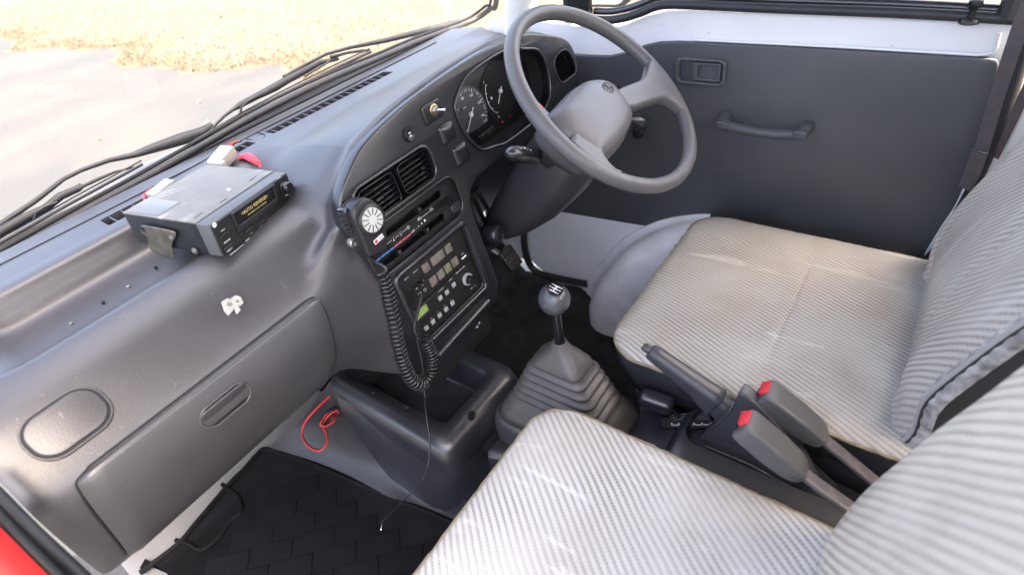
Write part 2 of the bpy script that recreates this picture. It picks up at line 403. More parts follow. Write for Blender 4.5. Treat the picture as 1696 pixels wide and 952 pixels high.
# fallen leaves on the asphalt
M_leaf = mat('dry_leaf', (.42, .20, .07), .8, var=.3, vscale=5)
for i, (u, v) in enumerate([(330, 168), (342, 203), (163, 230), (104, 98), (190, 72)]):
    p = at(u, v, z=GZ + .012); s = .035; a = rnd.uniform(0, 6)
    pts = [(cos(a + q) * s * (1 if j % 2 else .55), sin(a + q) * s * (.7 if j % 2 else .4)) for j, q in enumerate([k * pi / 4 for k in range(8)])]
    fr = Frame(p, (1, 0, .2), (0, 1, .1))
    pl = [fr.pt(a_, b_, .006 * ((j * 7) % 3)) for j, (a_, b_) in enumerate(pts)] + [fr.pt(0, 0, .004)]
    o = mesh('fallen_leaf', pl, [(j, (j + 1) % 8, 8) for j in range(8)], M_leaf, loc=p, smooth=False)
    tag(o, ['curled brown leaf lying on the asphalt above the right wiper', 'brown leaf on the dappled asphalt just over the wiper pivot', 'small brown leaf on the pale painted sun patch of asphalt',
            'brown leaf at the border of asphalt and dry grass', 'dark brown leaf within the dry grass'][i], 'leaf')

# ================================================================== cab shell
M_arch = scratched(mat('arch_paint', (.78, .77, .79), .35, var=.08, vscale=16, bump=.05), (.12, .11, .11), .64, .72, (20, 50, 20), .9, .6)
scr = None
M_floorw = mat('floor_paint', (.19, .185, .18), .42, var=.08, vscale=12, bump=.05)
XR = .62
fl = join([rbox_data(WORLD, (-.28, .35, -.02), (.74, 1.60, .04), .004), rbox_data(WORLD, (.38, .35, -.10), (.58, 1.60, .04), .004),
           rbox_data(WORLD, (0, 1.13, .33), (1.30, .04, .70), .004),             # front bulkhead
           ])
tag(mesh('floor', *fl, M_floorw), kind='structure')
M_head = mat('headliner', (.30, .295, .29), .85, bump=.1)
tag(mesh('roof', *rbox_data(WORLD, (0, .10, 1.62), (1.40, 1.30, .05), .02), M_head), kind='structure')
tag(mesh('rear_wall', *join([rbox_data(WORLD, (0, -.52, .35), (1.30, .04, .95), .005), rbox_data(WORLD, (0, -.52, 1.345), (1.30, .04, .53), .005)]), M_white), kind='structure')  # unseen upper panel made deeper to block sun through the rear window
# seat plinth (metal box the cushions stand on), runs the width of the cab behind the foot wells
plin = join([rbox_data(WORLD, (.335, .05, .10), (.44, .50, .22), .02), rbox_data(WORLD, (-.31, .06, .10), (.44, .50, .22), .02)])
M_plinth = mat('plinth_vinyl', (.04, .04, .045), .6, bump=.1)
tag(mesh('seat_plinth', *plin, M_plinth), kind='structure')

# ---- white wheel arch hump on the driver's side
rings = []
AY, AZ = .235, -.045
FL = [(-14, .50), (-3, .470), (4, .440), (18, .404), (43, .375), (63, .362), (80, .355)]
DM = [(-14, .385), (5, .385), (28, .362), (54, .368), (80, .385)]
def tabv(tab, x):
    for (x0, v0), (x1, v1) in zip(tab, tab[1:]):
        if x <= x1: return v0 + (v1 - v0) * (x - x0) / (x1 - x0)
    return tab[-1][1]
for t in range(0, 33):
    d_ = -14 + 88 * t / 32; a = math.radians(d_); f_, m_ = tabv(FL, d_), tabv(DM, d_)
    row = []
    for x, q, dr in ((.640, 1, 0), (.612, 1, 0), (.607, 1, -.004), (.604, 1, -.016), (.590, .7, -.016), (.570, .3, -.006), (.540, 0, .002), (.515, 0, .0), (.495, 0, -.006), (.480, 0, -.018), (.470, 0, -.040), (.463, 0, -.07), (.460, 0, -.12), (.458, 0, -.24)):
        R = m_ + (f_ - m_) * q + dr
        row.append(V((x, AY + R * cos(a), AZ + R * sin(a))))
    rings.append(row)
ar = mesh('wheel_arch', *ring_data(rings, closed=False), M_arch, angle=180); tag(ar, kind='structure')
# black backing added behind the pedals to stop light leaking in
tag(mesh('added_dark_backing', *join([rbox_data(WORLD, (.24, 1.085, .30), (.72, .02, .76), .004), rbox_data(WORLD, (.24, .98, .615), (.70, .20, .02), .004)]), M_blackm), kind='structure')

# ---- pressed metal wall below and ahead of the door (kick area, seen white) with the black door seal
M_seal = M_rubber
b_pil = mesh('door_pillar', *join([
    rbox_data(WORLD, (.655, .985, .31), (.06, .17, .70), .01),                    # A-post under the dash
]), M_white); tag(b_pil, kind='structure')
# B-post, white, behind the door
bp_px = [(1700, 165), (1665, 215), (1640, 262), (1618, 305), (1598, 345), (1570, 385), (1545, 425), (1533, 455)]
outer = [at(u, v, x=.60) for u, v in bp_px]
vs = []; fs = []
for p in outer: vs += [p, p + V((.0, -.30, 0)), p + V((.05, .0, 0))]
vs2, fs2 = [], []
n_ = len(outer)
for i, p in enumerate(outer):
    vs2 += [p + V((.07, .03, 0)), p + V((.012, .012, 0)), p, p + V((-.004, -.02, 0)), p + V((-.004, -.32, 0))]
for i in range(n_ - 1):
    for j in range(4): fs2.append((i * 5 + j, i * 5 + j + 1, i * 5 + 6 + j, i * 5 + 5 + j))
tag(mesh('rear_pillar', vs2, fs2, M_white, angle=180), kind='structure')

# ================================================================== driver's door (far side of the cab)
door = thing('driver_door', 'white door with grey vinyl trim panel behind the steering wheel', 'door', (XR, .4, .3))
DX = Frame((XR, 0, 0), (0, -1, 0), (0, 0, 1))         # a = -Y (towards the rear), b = Z, normal = -X (into the cab)
def dpx(*pts): return [DX.px(u, v) for u, v in pts]
# inner metal skin: follows sill, rounded lower front corner, seal line
skin = dpx((868, 60), (868, 300)) ; skin = [(-.93, .735), (-.93, .20)] + sp2([(-.925, .05), (-.905, -.02), (-.86, -.060), (-.70, -.085), (-.60, -.09)], 5, False) + [(.03, -.09)] + \
    dpx((1522, 452), (1550, 400), (1592, 335), (1628, 255), (1662, 150), (1690, 40)) + [(.10, .735)]
sill = dpx((1690, 42), (1640, 38), (1400, 27), (1150, 19), (1105, 20), (1070, 27), (1035, 42), (1010, 47), (985, 44), (940, 40), (890, 34))
skin = [(-.93, .70), (-.93, .20)] + skin[2:-1]
outl = skin + sill
plate('inner_skin', DX, outl, -.045, -.004, M_scuff, door, bevel=.006, res=3)
# trim panel
trim = dpx((900, 345), (868, 338)) + [(-.90, .19), (-.90, .63)] + dpx((930, 88), (975, 91), (1010, 92), (1035, 87), (1070, 74), (1095, 69), (1125, 68), (1300, 76), (1480, 86), (1640, 95), (1652, 98), (1655, 106), (1652, 140), (1630, 215), (1605, 285), (1580, 345), (1560, 385), (1545, 408), (1530, 422), (1505, 432), (1480, 432)) + dpx((1300, 410), (1150, 385), (1100, 378))
plate('trim_panel', DX, trim, -.004, .006, M_door, door, bevel=.003, res=3)
# pressed swage line at the rear of the white upper skin
tube('swage', [DX.pt(*DX.px(u, v), .001) for u, v in [(1150, 66), (1400, 78), (1620, 91), (1645, 88), (1652, 76), (1655, 55)]], .0025, M_white, door, seg=8)
# inside handle
H = DX.up(.008)
hb = prr(H, [(1121, 92), (1206, 98), (1203, 143), (1119, 136)], .014)
hi = prr(H, [(1128, 98), (1199, 103), (1197, 138), (1126, 131)], .009)
bez = plate('handle_bezel', H, [hb, hi], -.004, .010, M_handle, door, bevel=.0035, res=3)
plate('handle_cup', H, hi, -.008, -.003, M_black, bez, bevel=.001)
lv = prr(H, [(1149, 101), (1197, 105), (1194, 136), (1147, 131)], .004)
cx_, cy_, w_, h_ = box_of(lv)
plate('handle_lever', H, [lv, rr(cx_ + .002, cy_, w_ * .66, h_ * .72, .003)], -.002, .008, M_handle, bez, bevel=.002)
plate('lever_dish', H, rr(cx_ + .002, cy_, w_ * .70, h_ * .78, .003), -.003, .003, M_handle, bez, bevel=.001)
# pull handle
a0 = H.px(1200, 193); a1 = H.px(1341, 210)
gp = [H.pt(a0[0] + .004, a0[1], .002), H.pt(a0[0] + .005, a0[1], .018), H.pt(a0[0] + .016, a0[1] - .003, .031), H.pt(a0[0] + .04, a0[1] - .006, .034), H.pt((a0[0] + a1[0]) / 2, (a0[1] + a1[1]) / 2 - .007, .036),
      H.pt(a1[0] - .04, a1[1] - .006, .034), H.pt(a1[0] - .016, a1[1] - .003, .031), H.pt(a1[0] - .005, a1[1], .018), H.pt(a1[0] - .004, a1[1], .002)]
gp = spline(gp, 5)
r_ = [.0125 if (i < 9 or i > len(gp) - 10) else .0095 for i in range(len(gp))]
ph = tube('pull_handle', gp, r_, M_handle, door, seg=14, angle=60)
for q, sgn in ((a0, 1), (a1, -1)):
    plate('end_cap', H, rr(q[0] + sgn * .008, q[1] - .001, .026, .018, .008), .0285, .0435, M_handle, ph, bevel=.004, res=3)
# lock knob
kp = at(1606, 34, x=.605); KF = Frame(kp, (1, 0, 0), (0, 1, 0))
lk = lathe('lock_knob', KF, 0, 0, [(.0135, -.004), (.0135, 0), (.011, .003), (.005, .004), (.0045, .012), (.0055, .017), (.008, .019), (.0095, .023), (.0085, .028), (.004, .030), (.0001, .030)], M_black, door, seg=20)
lathe('knob_cap', KF, 0, 0, [(.006, .0295), (.0055, .0312), (.0001, .0315)], M_chrome, lk, seg=14)
# window winder seen between the wheel spokes
W0 = H.px(1018, 150); Wk = H.px(1070, 208)
lathe('winder_boss', H, W0[0], W0[1], [(.016, 0), (.016, .010), (.012, .020), (.004, .022), (.0001, .022)], M_lever, door)
wa = mesh('winder_arm', *tube_data([H.pt(W0[0], W0[1], .018), H.pt((W0[0] + Wk[0]) / 2, (W0[1] + Wk[1]) / 2, .022), H.pt(Wk[0], Wk[1], .024)], [.009, .008, .010], 10), M_lever, door)
lathe('winder_knob', H.up(.024), Wk[0], Wk[1], [(.008, 0), (.011, .006), (.013, .020), (.010, .027), (.0001, .028)], M_black, wa)
# weather strip and window channel along the sill
def strip(name, pxs, x, r, m, parent, dz=0, seg=10):
    return tube(name, spline([at(u, v, x=x) + V((0, 0, dz)) for u, v in pxs], 5), r, m, parent, seg=seg)
top = [(985, 33), (1010, 34), (1035, 30), (1060, 22), (1085, 12), (1110, 8), (1150, 9), (1300, 15), (1450, 20), (1560, 25), (1690, 33)]
strip('weather_strip', top, .612, .0085, M_rubber, door)
strip('window_channel', [(u, v - 14) for u, v in top], .628, .0075, M_panel, door)
gl_v = [at(u, v - 14, x=.632) for u, v in top]
vs = gl_v + [V((.60, p.y, 1.45)) for p in gl_v]; k = len(gl_v)
mesh('window_glass', vs, [(i, i + 1, k + i + 1, k + i) for i in range(k - 1)], M_glass, door)
# dark guide rail and upright that divide the little front light from the door glass
tube('glass_rail', [at(1100, 2, x=.64), at(1400, 9, x=.64), at(1640, 14, x=.64)], .006, M_panel, door)
up = at(962, 14, x=.615)
mesh('mirror_sail', *rbox_data(WORLD, (up.x, up.y, up.z + .12), (.02, .050, .30), .004), M_black, door)
mesh('window_post', *rbox_data(WORLD, (up.x + .01, up.y + .035, up.z + .12), (.03, .014, .30), .003), M_rubber, door)
mesh('rear_post', *tube_data([at(1668, 30, x=.615), at(1668, 30, x=.615) + V((0, .01, .35))], .014, 8), M_rubber, door)
# roof-side rail of the door opening
tag(mesh('cant_rail', *tube_data([(.60, .62, 1.42), (.60, .2, 1.55), (.60, -.5, 1.56)], .035, 10), M_white), kind='structure')

# seal around the lower door opening
spx = [(872, 352), (868, 380), (869, 410), (877, 437), (893, 452), (930, 462), (975, 471)]
sp_ = [at(u, v, x=.612) for u, v in spx]
tag(tube('door_seal', spline([sp_[0] + V((0, .0, .25))] + sp_, 6), .011, M_rubber, seg=10), 'black rubber door seal curving round the white door bottom', 'seal')
# seal and white edge at the rear of the door
rs = tube('door_seal', spline([at(u, v, x=.605) for u, v in [(1712, 30), (1690, 100), (1668, 175), (1640, 250), (1610, 315), (1585, 360), (1560, 400), (1540, 428), (1505, 447)]], 6), .010, M_rubber, seg=10)
tag(rs, 'black rubber door seal behind the seat belt beside the driver backrest', 'seal')

# ---- A pillar and windscreen
ap = [V((.615, .93, .68)), V((.60, .72, 1.02)), V((.58, .45, 1.50))]
apl = V((-.62, 0, 0))
tag(mesh('windscreen_pillar', *join([tube_data([V((.640, .86, .60)), V((.633, .825, .75)), V((.60, .63, 1.10)), V((.56, .40, 1.56))], [.040, .040, .038, .040], 14, flat=.8),
     tube_data([V((-.655, .92, .60)), V((-.65, .88, .74)), V((-.63, .70, 1.10)), V((-.60, .44, 1.56))], [.03, .03, .035, .04], 14)]), M_white), kind='structure')
# small white corner of door frame ahead of the sail
ws = thing('windscreen', 'large clear windscreen in a black rubber gasket above the dash', 'windscreen', (0, 1.05, .70))
GB, GT = V((0, 1.065, .690)), V((0, .50, 1.58))
vs = [V((-.64, GB.y, GB.z)), V((.585, GB.y - .03, GB.z + .0)), V((.56, GT.y, GT.z)), V((-.62, GT.y, GT.z))]
mesh('windscreen_glass', vs, [(0, 1, 2, 3)], M_glass, ws, smooth=False)
gk = [at(u, v, y=1.05) for u, v in [(-140, 512), (0, 431), (140, 351), (260, 285), (420, 193), (540, 134), (644, 90), (700, 66), (780, 36)]]
gk = spline(gk + [at(812, 15, y=1.0), at(822, 2, y=.96), V((.575, .80, .93)), V((.56, .50, 1.5))], 6)
tube('gasket', gk, .0068, M_rubber, ws, seg=10)
mesh('gasket_lip', *tube_data([p + V((0, .016, .006)) for p in gk], .0035, 8), M_blackm, ws)

# ================================================================== wipers
def wpt(u, v, y): return at(u, v, y=y)
M_wip = mat('wiper_metal', (.014, .016, .018), .5, bump=.15, bscale=500, var=.25, vscale=60)
def ribbon(name, pxs, y, wpx, th, parent, m=M_wip):
    """bar of given half widths (in photograph pixels, turned into metres at that distance)"""
    pts = [wpt(u, v, y) for u, v in pxs]; s = [(p - CAM).dot(E3) / FPX * w * .82 for p, w in zip(pts, wpx)]
    return mesh(name, *tube_data(pts, s, 10), m, parent)
w1 = thing('windscreen_wiper', 'black wiper with its arm and blade parked at the passenger end of the windscreen', 'wiper', wpt(330, 225, 1.12), 'windscreen wipers')
ribbon('arm', [(352, 208), (335, 220), (300, 231), (250, 247), (222, 257), (180, 266), (135, 282), (105, 297), (60, 332), (0, 372), (-60, 412)], 1.12, [7, 11, 12, 9, 6, 4.5, 4.2, 4.2, 5, 6, 7], .01, w1)
cr = ribbon('carrier', [(-40, 412), (0, 385), (40, 362), (75, 345), (100, 325), (130, 312), (136, 306)], 1.095, [10, 11, 10, 8, 8, 7, 5], .01, w1)
ribbon('claw', [(132, 311), (160, 298), (190, 285), (222, 277)], 1.092, [3.5, 3.5, 2.5, 1.5], .01, cr)
ribbon('claw', [(95, 335), (75, 342), (60, 352), (56, 363)], 1.088, [3, 1.8, 1.6, 2.5], .01, cr)
ribbon('blade', [(-60, 434), (0, 402), (120, 335), (236, 272)], 1.085, [3.4, 3.4, 3.2, 3.0], .01, w1, M_rubber)
ribbon('blade_spine', [(-60, 426), (0, 395), (120, 328), (234, 266)], 1.09, [1.6, 1.6, 1.6, 1.6], .01, w1)
w2 = thing('windscreen_wiper', 'black wiper lying along the glass in front of the defroster slots', 'wiper', wpt(690, 55, 1.12), 'windscreen wipers')
ribbon('arm', [(760, 38), (700, 52), (640, 67), (580, 79), (540, 90), (505, 108), (470, 128)], 1.12, [7, 6, 5, 3.5, 3, 3, 4], .01, w2)
cr = ribbon('carrier', [(560, 98), (530, 104), (500, 120), (472, 135), (455, 145), (425, 160), (398, 174), (388, 181)], 1.095, [3, 5, 7, 7.5, 8, 6.5, 6, 4], .01, w2)
ribbon('claw', [(390, 179), (372, 192), (356, 208), (346, 222)], 1.092, [3.5, 2.8, 2.5, 2.5], .01, cr)
ribbon('claw', [(425, 160), (410, 168), (400, 178), (398, 188)], 1.088, [3.5, 2, 1.8, 2.5], .01, cr)
ribbon('claw', [(548, 95), (575, 88), (600, 84), (612, 84)], 1.092, [3.5, 2.8, 2.5, 2.5], .01, cr)
ribbon('claw', [(548, 100), (530, 112), (512, 122), (505, 128)], 1.09, [2.5, 1.8, 1.5, 2.0], .01, cr)
ribbon('blade', [(318, 240), (400, 193), (470, 156), (560, 111), (614, 86)], 1.085, [3.4, 3.4, 3.2, 3.2, 3], .01, w2, M_rubber)
ribbon('blade_spine', [(320, 234), (400, 187), (470, 150), (560, 105), (612, 81)], 1.09, [1.5, 1.5, 1.5, 1.5, 1.5], .01, w2)

# ================================================================== passenger door opening: black seal, red body
ro = thing('door_frame', 'red painted door frame edge with black rubber seal at the passenger side', 'door frame', (-.60, .6, .6))
red = [(-30, 842), (0, 872), (40, 912), (80, 952), (130, 1005)]
inn = [at(u, v, x=-.605) for u, v in red]
vs = []
for p in inn: vs += [p, p + V((-.02, -.004, 0)), p + V((-.16, -.02, -.02)), p + V((-.30, -.06, -.05))]
fs = [(i * 4 + j, i * 4 + j + 1, i * 4 + 5 + j, i * 4 + 4 + j) for i in range(len(inn) - 1) for j in range(3)]
me_ = mesh('red_post', vs, fs, M_red, ro, angle=180)
tube('seal', spline([at(u, v, x=-.598) for u, v in [(-60, 772), (0, 832), (50, 882), (110, 938), (180, 1005)]], 5), .0085, M_rubber, ro, seg=12)
tube('seal_channel', spline([at(u, v, x=-.603) for u, v in [(-60, 792), (0, 858), (45, 905), (98, 958), (160, 1020)]], 5), .0048, M_blackm, ro, seg=10)

# ================================================================== door side mirror
mi = thing('side_mirror', 'dark side mirror housing seen outside the driver window', 'mirror', at(1005, -6, x=.80))
MF = Frame(at(1004, -3, x=.80), (0, -1, 0), (0, .1, 1))
plate('housing', MF, rr(0, .055, .13, .15, .03), -.03, .012, M_black, mi, bevel=.010, res=3)
plate('mirror_glass', MF, rr(0, .055, .112, .132, .025), .010, .014, M_chrome, mi)

# ================================================================== floor coverings
M_mat = mat('rubber_mat', (.0035, .0035, .0045), .6, bump=.3, bscale=260, var=.4, vscale=18, spec=.14)
fm = thing('floor_mat', 'black rubber floor mat with brick pattern in the passenger foot well', 'mat', (-.4, .8, 0))
MO = Frame((0, 0, 0), (1, 0, 0), (0, 1, 0))
mo = [MO.px(u, v) for u, v in [(446, 748), (500, 764), (560, 789), (640, 824), (730, 860), (780, 885)]]
outl = mo + [(-.19, .40), (-.19, .22), (-.60, .22), (-.60, .98)] + [MO.px(u, v) for u, v in [(238, 952), (300, 905), (330, 870), (385, 805), (410, 780), (430, 757)]]
plate('mat_sheet', MO, sp2(outl, 3), .002, .010, M_mat, fm, bevel=.002)
tube('rim', spline([MO.pt(a, b, .012) for a, b in outl[-6:] + mo], 4), .006, M_mat, fm, seg=8)
# foot rest plate with raised border
hp = [(440, 800), (405, 822), (398, 850), (372, 868), (345, 895), (338, 912), (300, 898)]
tube('rim', spline([MO.pt(*MO.px(u, v), .012) for u, v in [(372, 806), (398, 826), (404, 850), (386, 866), (370, 890), (350, 908), (335, 914), (318, 905), (296, 898)]], 4), .0045, M_mat, fm, seg=8)
# raised blocks laid in brick bond, one object each
BF = Frame((-.33, .76, .0103), (.735, -.678, 0), (.678, .735, 0))
bw, bh = .088, .045
def inside(x, y):
    P_ = outl; c = False; j = len(P_) - 1
    for i in range(len(P_)):
        if (P_[i][1] > y) != (P_[j][1] > y) and x < (P_[j][0] - P_[i][0]) * (y - P_[i][1]) / (P_[j][1] - P_[i][1]) + P_[i][0]: c = not c
        j = i
    return c
first = None
for r in range(-14, 9):
    for c in range(-5, 6):
        a, b = (c + .5 * (r % 2)) * bw, r * bh
        cs = [BF.pt(a + sx * (bw / 2 - .002), b + sy * (bh / 2 - .002)) for sx in (-1, 1) for sy in (-1, 1)]
        if not all(inside(q.x, q.y) for q in cs) or b > .30 or any(q.x < -.58 or q.y < .24 for q in cs): continue
        if any(q.y > .97 for q in cs): continue
        if first is None:
            first = rbox('block', BF, (0, 0, .0014), (bw - .0016, bh - .0016, .0010), M_mat, fm, r=.0006, seg=1)
            base_loc = first.location.copy(); o = first
        else:
            o = first.copy(); COL.objects.link(o)
        o.location = base_loc + (BF.pt(a, b) - BF.o)
vt = [[(446, 744), (500, 762), (560, 787), (640, 822), (730, 858), (790, 888)], [(470, 722), (520, 735), (580, 755), (645, 795), (735, 845), (800, 870)], [(500, 690), (545, 700), (600, 722), (660, 778), (740, 835), (810, 850)], [(548, 632), (575, 655), (620, 690), (680, 760), (750, 820), (830, 830)]]
zz = [[.012] * 6, [.045, .045, .04, .03, .02, .02], [.10, .10, .10, .06, .04, .04], [.22, .20, .18, .12, .08, .08]]
gr_ = [[at(u, v, z=zz[i][j]) for j, (u, v) in enumerate(row)] for i, row in enumerate(vt)]
for row in gr_:
    for j, p in enumerate(row): row[j] = p + V((0, 0, 0.006 * sin(j * 2.3 + row[0].z * 40)))
rows = [spline(r, 6) for r in gr_]; cols = [spline([r[j] for r in rows], 5) for j in range(len(rows[0]))]
vs, fs = ring_data(cols, closed=False)
M_tunnel = mat('tunnel_vinyl', (.027, .024, .028), .36, bump=1.0, bscale=22, var=.1)
tag(mesh('tunnel_cover', vs, fs, M_tunnel, angle=180), kind='structure')
# dark carpet in the driver's foot well
M_carpet = mat('black_carpet', (.010, .010, .011), .95, bump=.8, bscale=120, col2=(.035, .033, .032), vscale=25)
cvs, cfs = [], []
nx, ny = 26, 34
for i in range(nx + 1):
    for j in range(ny + 1):
        x = -.10 + .71 * i / nx; y = .30 + .78 * j / ny
        z = .006 - .075 * max(0, min(1, (x + .02) / .10)) + .010 * sin(x * 31 + y * 17) * sin(y * 23) + max(0, y - .92) * 1.1
        cvs.append((x, y, z))
for i in range(nx):
    for j in range(ny): a = i * (ny + 1) + j; cfs.append((a, a + 1, a + ny + 2, a + ny + 1))
tag(mesh('foot_well_carpet', cvs, cfs, M_carpet, angle=180), kind='structure')

# pedals
def pedal(u, v, x, label, w_=.05, h_=.06):
    p = at(u, v, x=x); t = thing('pedal', label, 'pedal', p, 'pedals')
    fr = Frame(p, (1, 0, 0), (0, .55, .83))
    rbox('pad', fr, (0, 0, 0), (w_, h_, .014), M_rubber, t, r=.004)
    for k in range(5): rbox('tread', fr, (0, -h_ / 2 + h_ * (k + .5) / 5, .0085), (w_ * .85, .005, .004), M_rubber, t, r=.001, seg=1)
    tube('pedal_arm', [fr.pt(0, 0, -.01), fr.pt(0, .06, -.05), fr.pt(0, .16, -.06), fr.pt(0, .24, -.02)], .007, M_steel, t)
pedal(845, 428, .36, 'black ribbed brake pedal below the steering column')
pedal(805, 462, .27, 'black clutch pedal beside the radio surround')
# ================================================================== dashboard
dash = thing('dashboard', 'long grey moulded dashboard with tray, glovebox and instrument hood', 'dashboard', (0, .70, .40))
def sstep(t): t = max(0, min(1, t)); return t * t * (3 - 2 * t)
def lerp(a, b, t): return a + (b - a) * t
def interp(tab, x):
    if x <= tab[0][0]: return tab[0][1]
    for (x0, v0), (x1, v1) in zip(tab, tab[1:]):
        if x <= x1: return lerp(v0, v1, (x - x0) / (x1 - x0))
    return tab[-1][1]
ZF = [(-.20, .60), (-.150, .625), (-.134, .650), (-.119, .685), (-.09, .708), (-.046, .735), (.025, .752), (.10, .761), (.178, .767), (.30, .768), (.353, .764), (.44, .745), (.495, .718), (.54, .66), (.57, .62)]
# passenger profile, (Y, Z) from the windscreen down to the knee
PP = [(1.035, .690), (.985, .690), (.971, .690), (.969, .690), (.941, .689), (.939, .689), (.905, .686), (.892, .656), (.868, .646), (.80, .650), (.766, .657), (.744, .668), (.700, .651), (.664, .622), (.640, .597),
      (.628, .575), (.624, .545), (.630, .48), (.652, .425), (.70, .402), (.82, .42)]
def center(x):
    zf = interp(ZF, x); k = zf - .765
    base = [(1.035, .690, 0), (.985, .694, 0), (.971, .696, 0), (.969, .696, 0), (.941, .698, 0), (.939, .698, 0), (.905, .702, .1), (.875, .706, .15), (.845, .713, .25), (.80, .727, .35), (.76, .739, .5), (.73, .748, .65), (.70, .757, .8), (.678, .764, .95), (.664, .766, 1)]
    out = [(y, z + k * w_) for y, z, w_ in base]
    fy = .600 + .15 * (zf - .45)
    out[-1] = (fy + .016, zf + .004)
    if x < .118:
        out += [(fy + .008, zf - .018), (.600 + .15 * (.58 - .45) + .006, .58), (.610, .50), (.602, .42), (.598, .345), (.66, .34)]
    else:
        lo = max(.56, min(.60, zf - .05))
        out += [(fy + .006, zf - .018), (.600 + .15 * (.60 - .45) + .006, min(.62, zf - .03)), (.620, lo), (.70, lo - .02), (.78, lo - .07), (.86, .45)]
    return out
def profile(x):
    t = sstep((x + .235) / .115)          # 0 passenger .. 1 centre (front face)
    t2 = sstep((x + .185) / .13)          # tray fades out
    c = center(max(x, -.135)); out = []
    for i, (p, q) in enumerate(zip(PP, c)):
        tt = t2 if i < 12 else (t + t2) / 2 if i < 14 else t
        out.append([lerp(p[0], q[0], tt), lerp(p[1], q[1], tt)])
    # tray ends
    tl = sstep((-.50 - x) / .055)
    if tl > 0:
        for i in (7, 8, 9, 10): out[i][1] = lerp(out[i][1], lerp(.686, .669, (i - 6) / 5), tl)
    # defroster channel
    d = 0
    for a, b in ((-.318, -.052), (-.012, .300)):
        if a <= x <= b: d = 1
    if d:
        out[3][1] -= .014; out[4][1] -= .014
    return out
xs = [-.592, -.588, -.578, -.565, -.55, -.53, -.51, -.49, -.46, -.42, -.37, -.33, -.319, -.317, -.29, -.25, -.235, -.22, -.205, -.19, -.175, -.16, -.148, -.135, -.12, -.10, -.08, -.0525, -.0515, -.03, -.0125, -.0115,
      .02, .06, .09, .105, .117, .119, .15, .20, .26, .2995, .3005, .34, .39, .43, .46, .49, .51, .53, .545, .555, .5565, .60, .612]
rings = []
for x in xs:
    pr = profile(x)
    sk = 0
    if x < -.56:    # rounded end, and the end face leans out towards the bottom
        q = min(1, (-.56 - x) / .032); sh = .020 * (1 - math.sqrt(max(0, 1 - q * q)))
        cy, cz = .80, .56
        pr = [[y + (cy - y) * sh * 1.2, z + (cz - z) * sh * 1.2] for y, z in pr]
    if x > .52:
        q = min(1, (x - .52) / .035); sh = .25 * (1 - math.sqrt(max(0, 1 - q * q)))
        if x > .556: sh = .93
        pr = [[y + (.85 - y) * sh * max(0, min(1, (.86 - y) / .10)), z + (.62 - z) * sh * max(0, min(1, (.86 - y) / .10))] for y, z in pr]
    pts = [V((0, y, z)) for y, z in pr]
    # keep channel and lips crisp: straight segments there, smooth elsewhere
    seg = [pts[0], pts[1], pts[2], pts[3], pts[4], pts[5]]
    seg += spline(pts[5:], 5)[1:]
    row = []
    for p in seg:
        lean = 0
        if x < -.5: lean = -.016 * max(0, (.66 - p.z) / .25) * sstep((-.5 - x) / .08)
        row.append(V((x + lean, p.y, p.z)))
    rings.append(row)
vs, fs = ring_data(rings, closed=False)
n_ = len(rings[0])
fs.append(tuple(range(n_))); fs.append(tuple((len(rings) - 1) * n_ + j for j in range(n_)))
IP = Frame((0, .600, .45), (1, 0, 0), (0, .15, 1))
def behind_panel(f):
    c = V((0, 0, 0))
    for i in f: c += vs[i]
    c /= len(f); d = c - IP.o; a, b, h = d.dot(IP.x), d.dot(IP.y), d.dot(IP.n)
    if len(f) > 4 or abs(h) > .045: return False
    if a < .115: return -.115 < a and -.105 < b < interp([(-.115, .235), (-.08, .262), (-.03, .285), (.03, .298), (.2, .31)], a)
    return a < .53 and .128 < b < interp([(.1, .305), (.35, .305), (.44, .285), (.5, .25), (.53, .21)], a)
fs = [f for f in fs if not behind_panel(f)]
body = mesh('dash_body', vs, fs, M_dash, dash, angle=50)

# defroster slots: dark floor and fins in the channel
def ch(x, dz=0): 
    p = profile(x); return V((x, (p[3][0] + p[4][0]) / 2, p[2][1] + dz))
for a, b in ((-.317, -.053), (-.011, .299)):
    A, B = ch(a, -.0125), ch(b, -.0125)
    mesh('slot_floor', *tube_data([A, (A + B) / 2, B], .0135, 6, flat=.15), M_blackm, dash)
    x = a + .011
    while x < b - .006:
        p = ch(x, -.0062)
        fr = Frame(p, (1, 0, 0), (.35, 1, 0))
        rbox('vent_fin', fr, (0, 0, 0), (.0022, .030, .011), M_dash, dash, r=.0005, seg=1)
        x += .0185
# thin joint line ahead of the slots
jl = [V((x, .992, profile(x)[1][1] + .0002)) for x in [-.59, -.45, -.3, -.15, 0, .15, .3, .5]]
tube('joint_line', jl, .0013, M_blackm, dash, seg=6)
tube('joint_line', spline([V((-.044, .985, .6955)), V((-.044, .955, .6965)), V((-.035, .945, .697)), V((-.022, .955, .6975)), V((-.020, .985, .697))], 4), .0009, M_blackm, dash, seg=6)

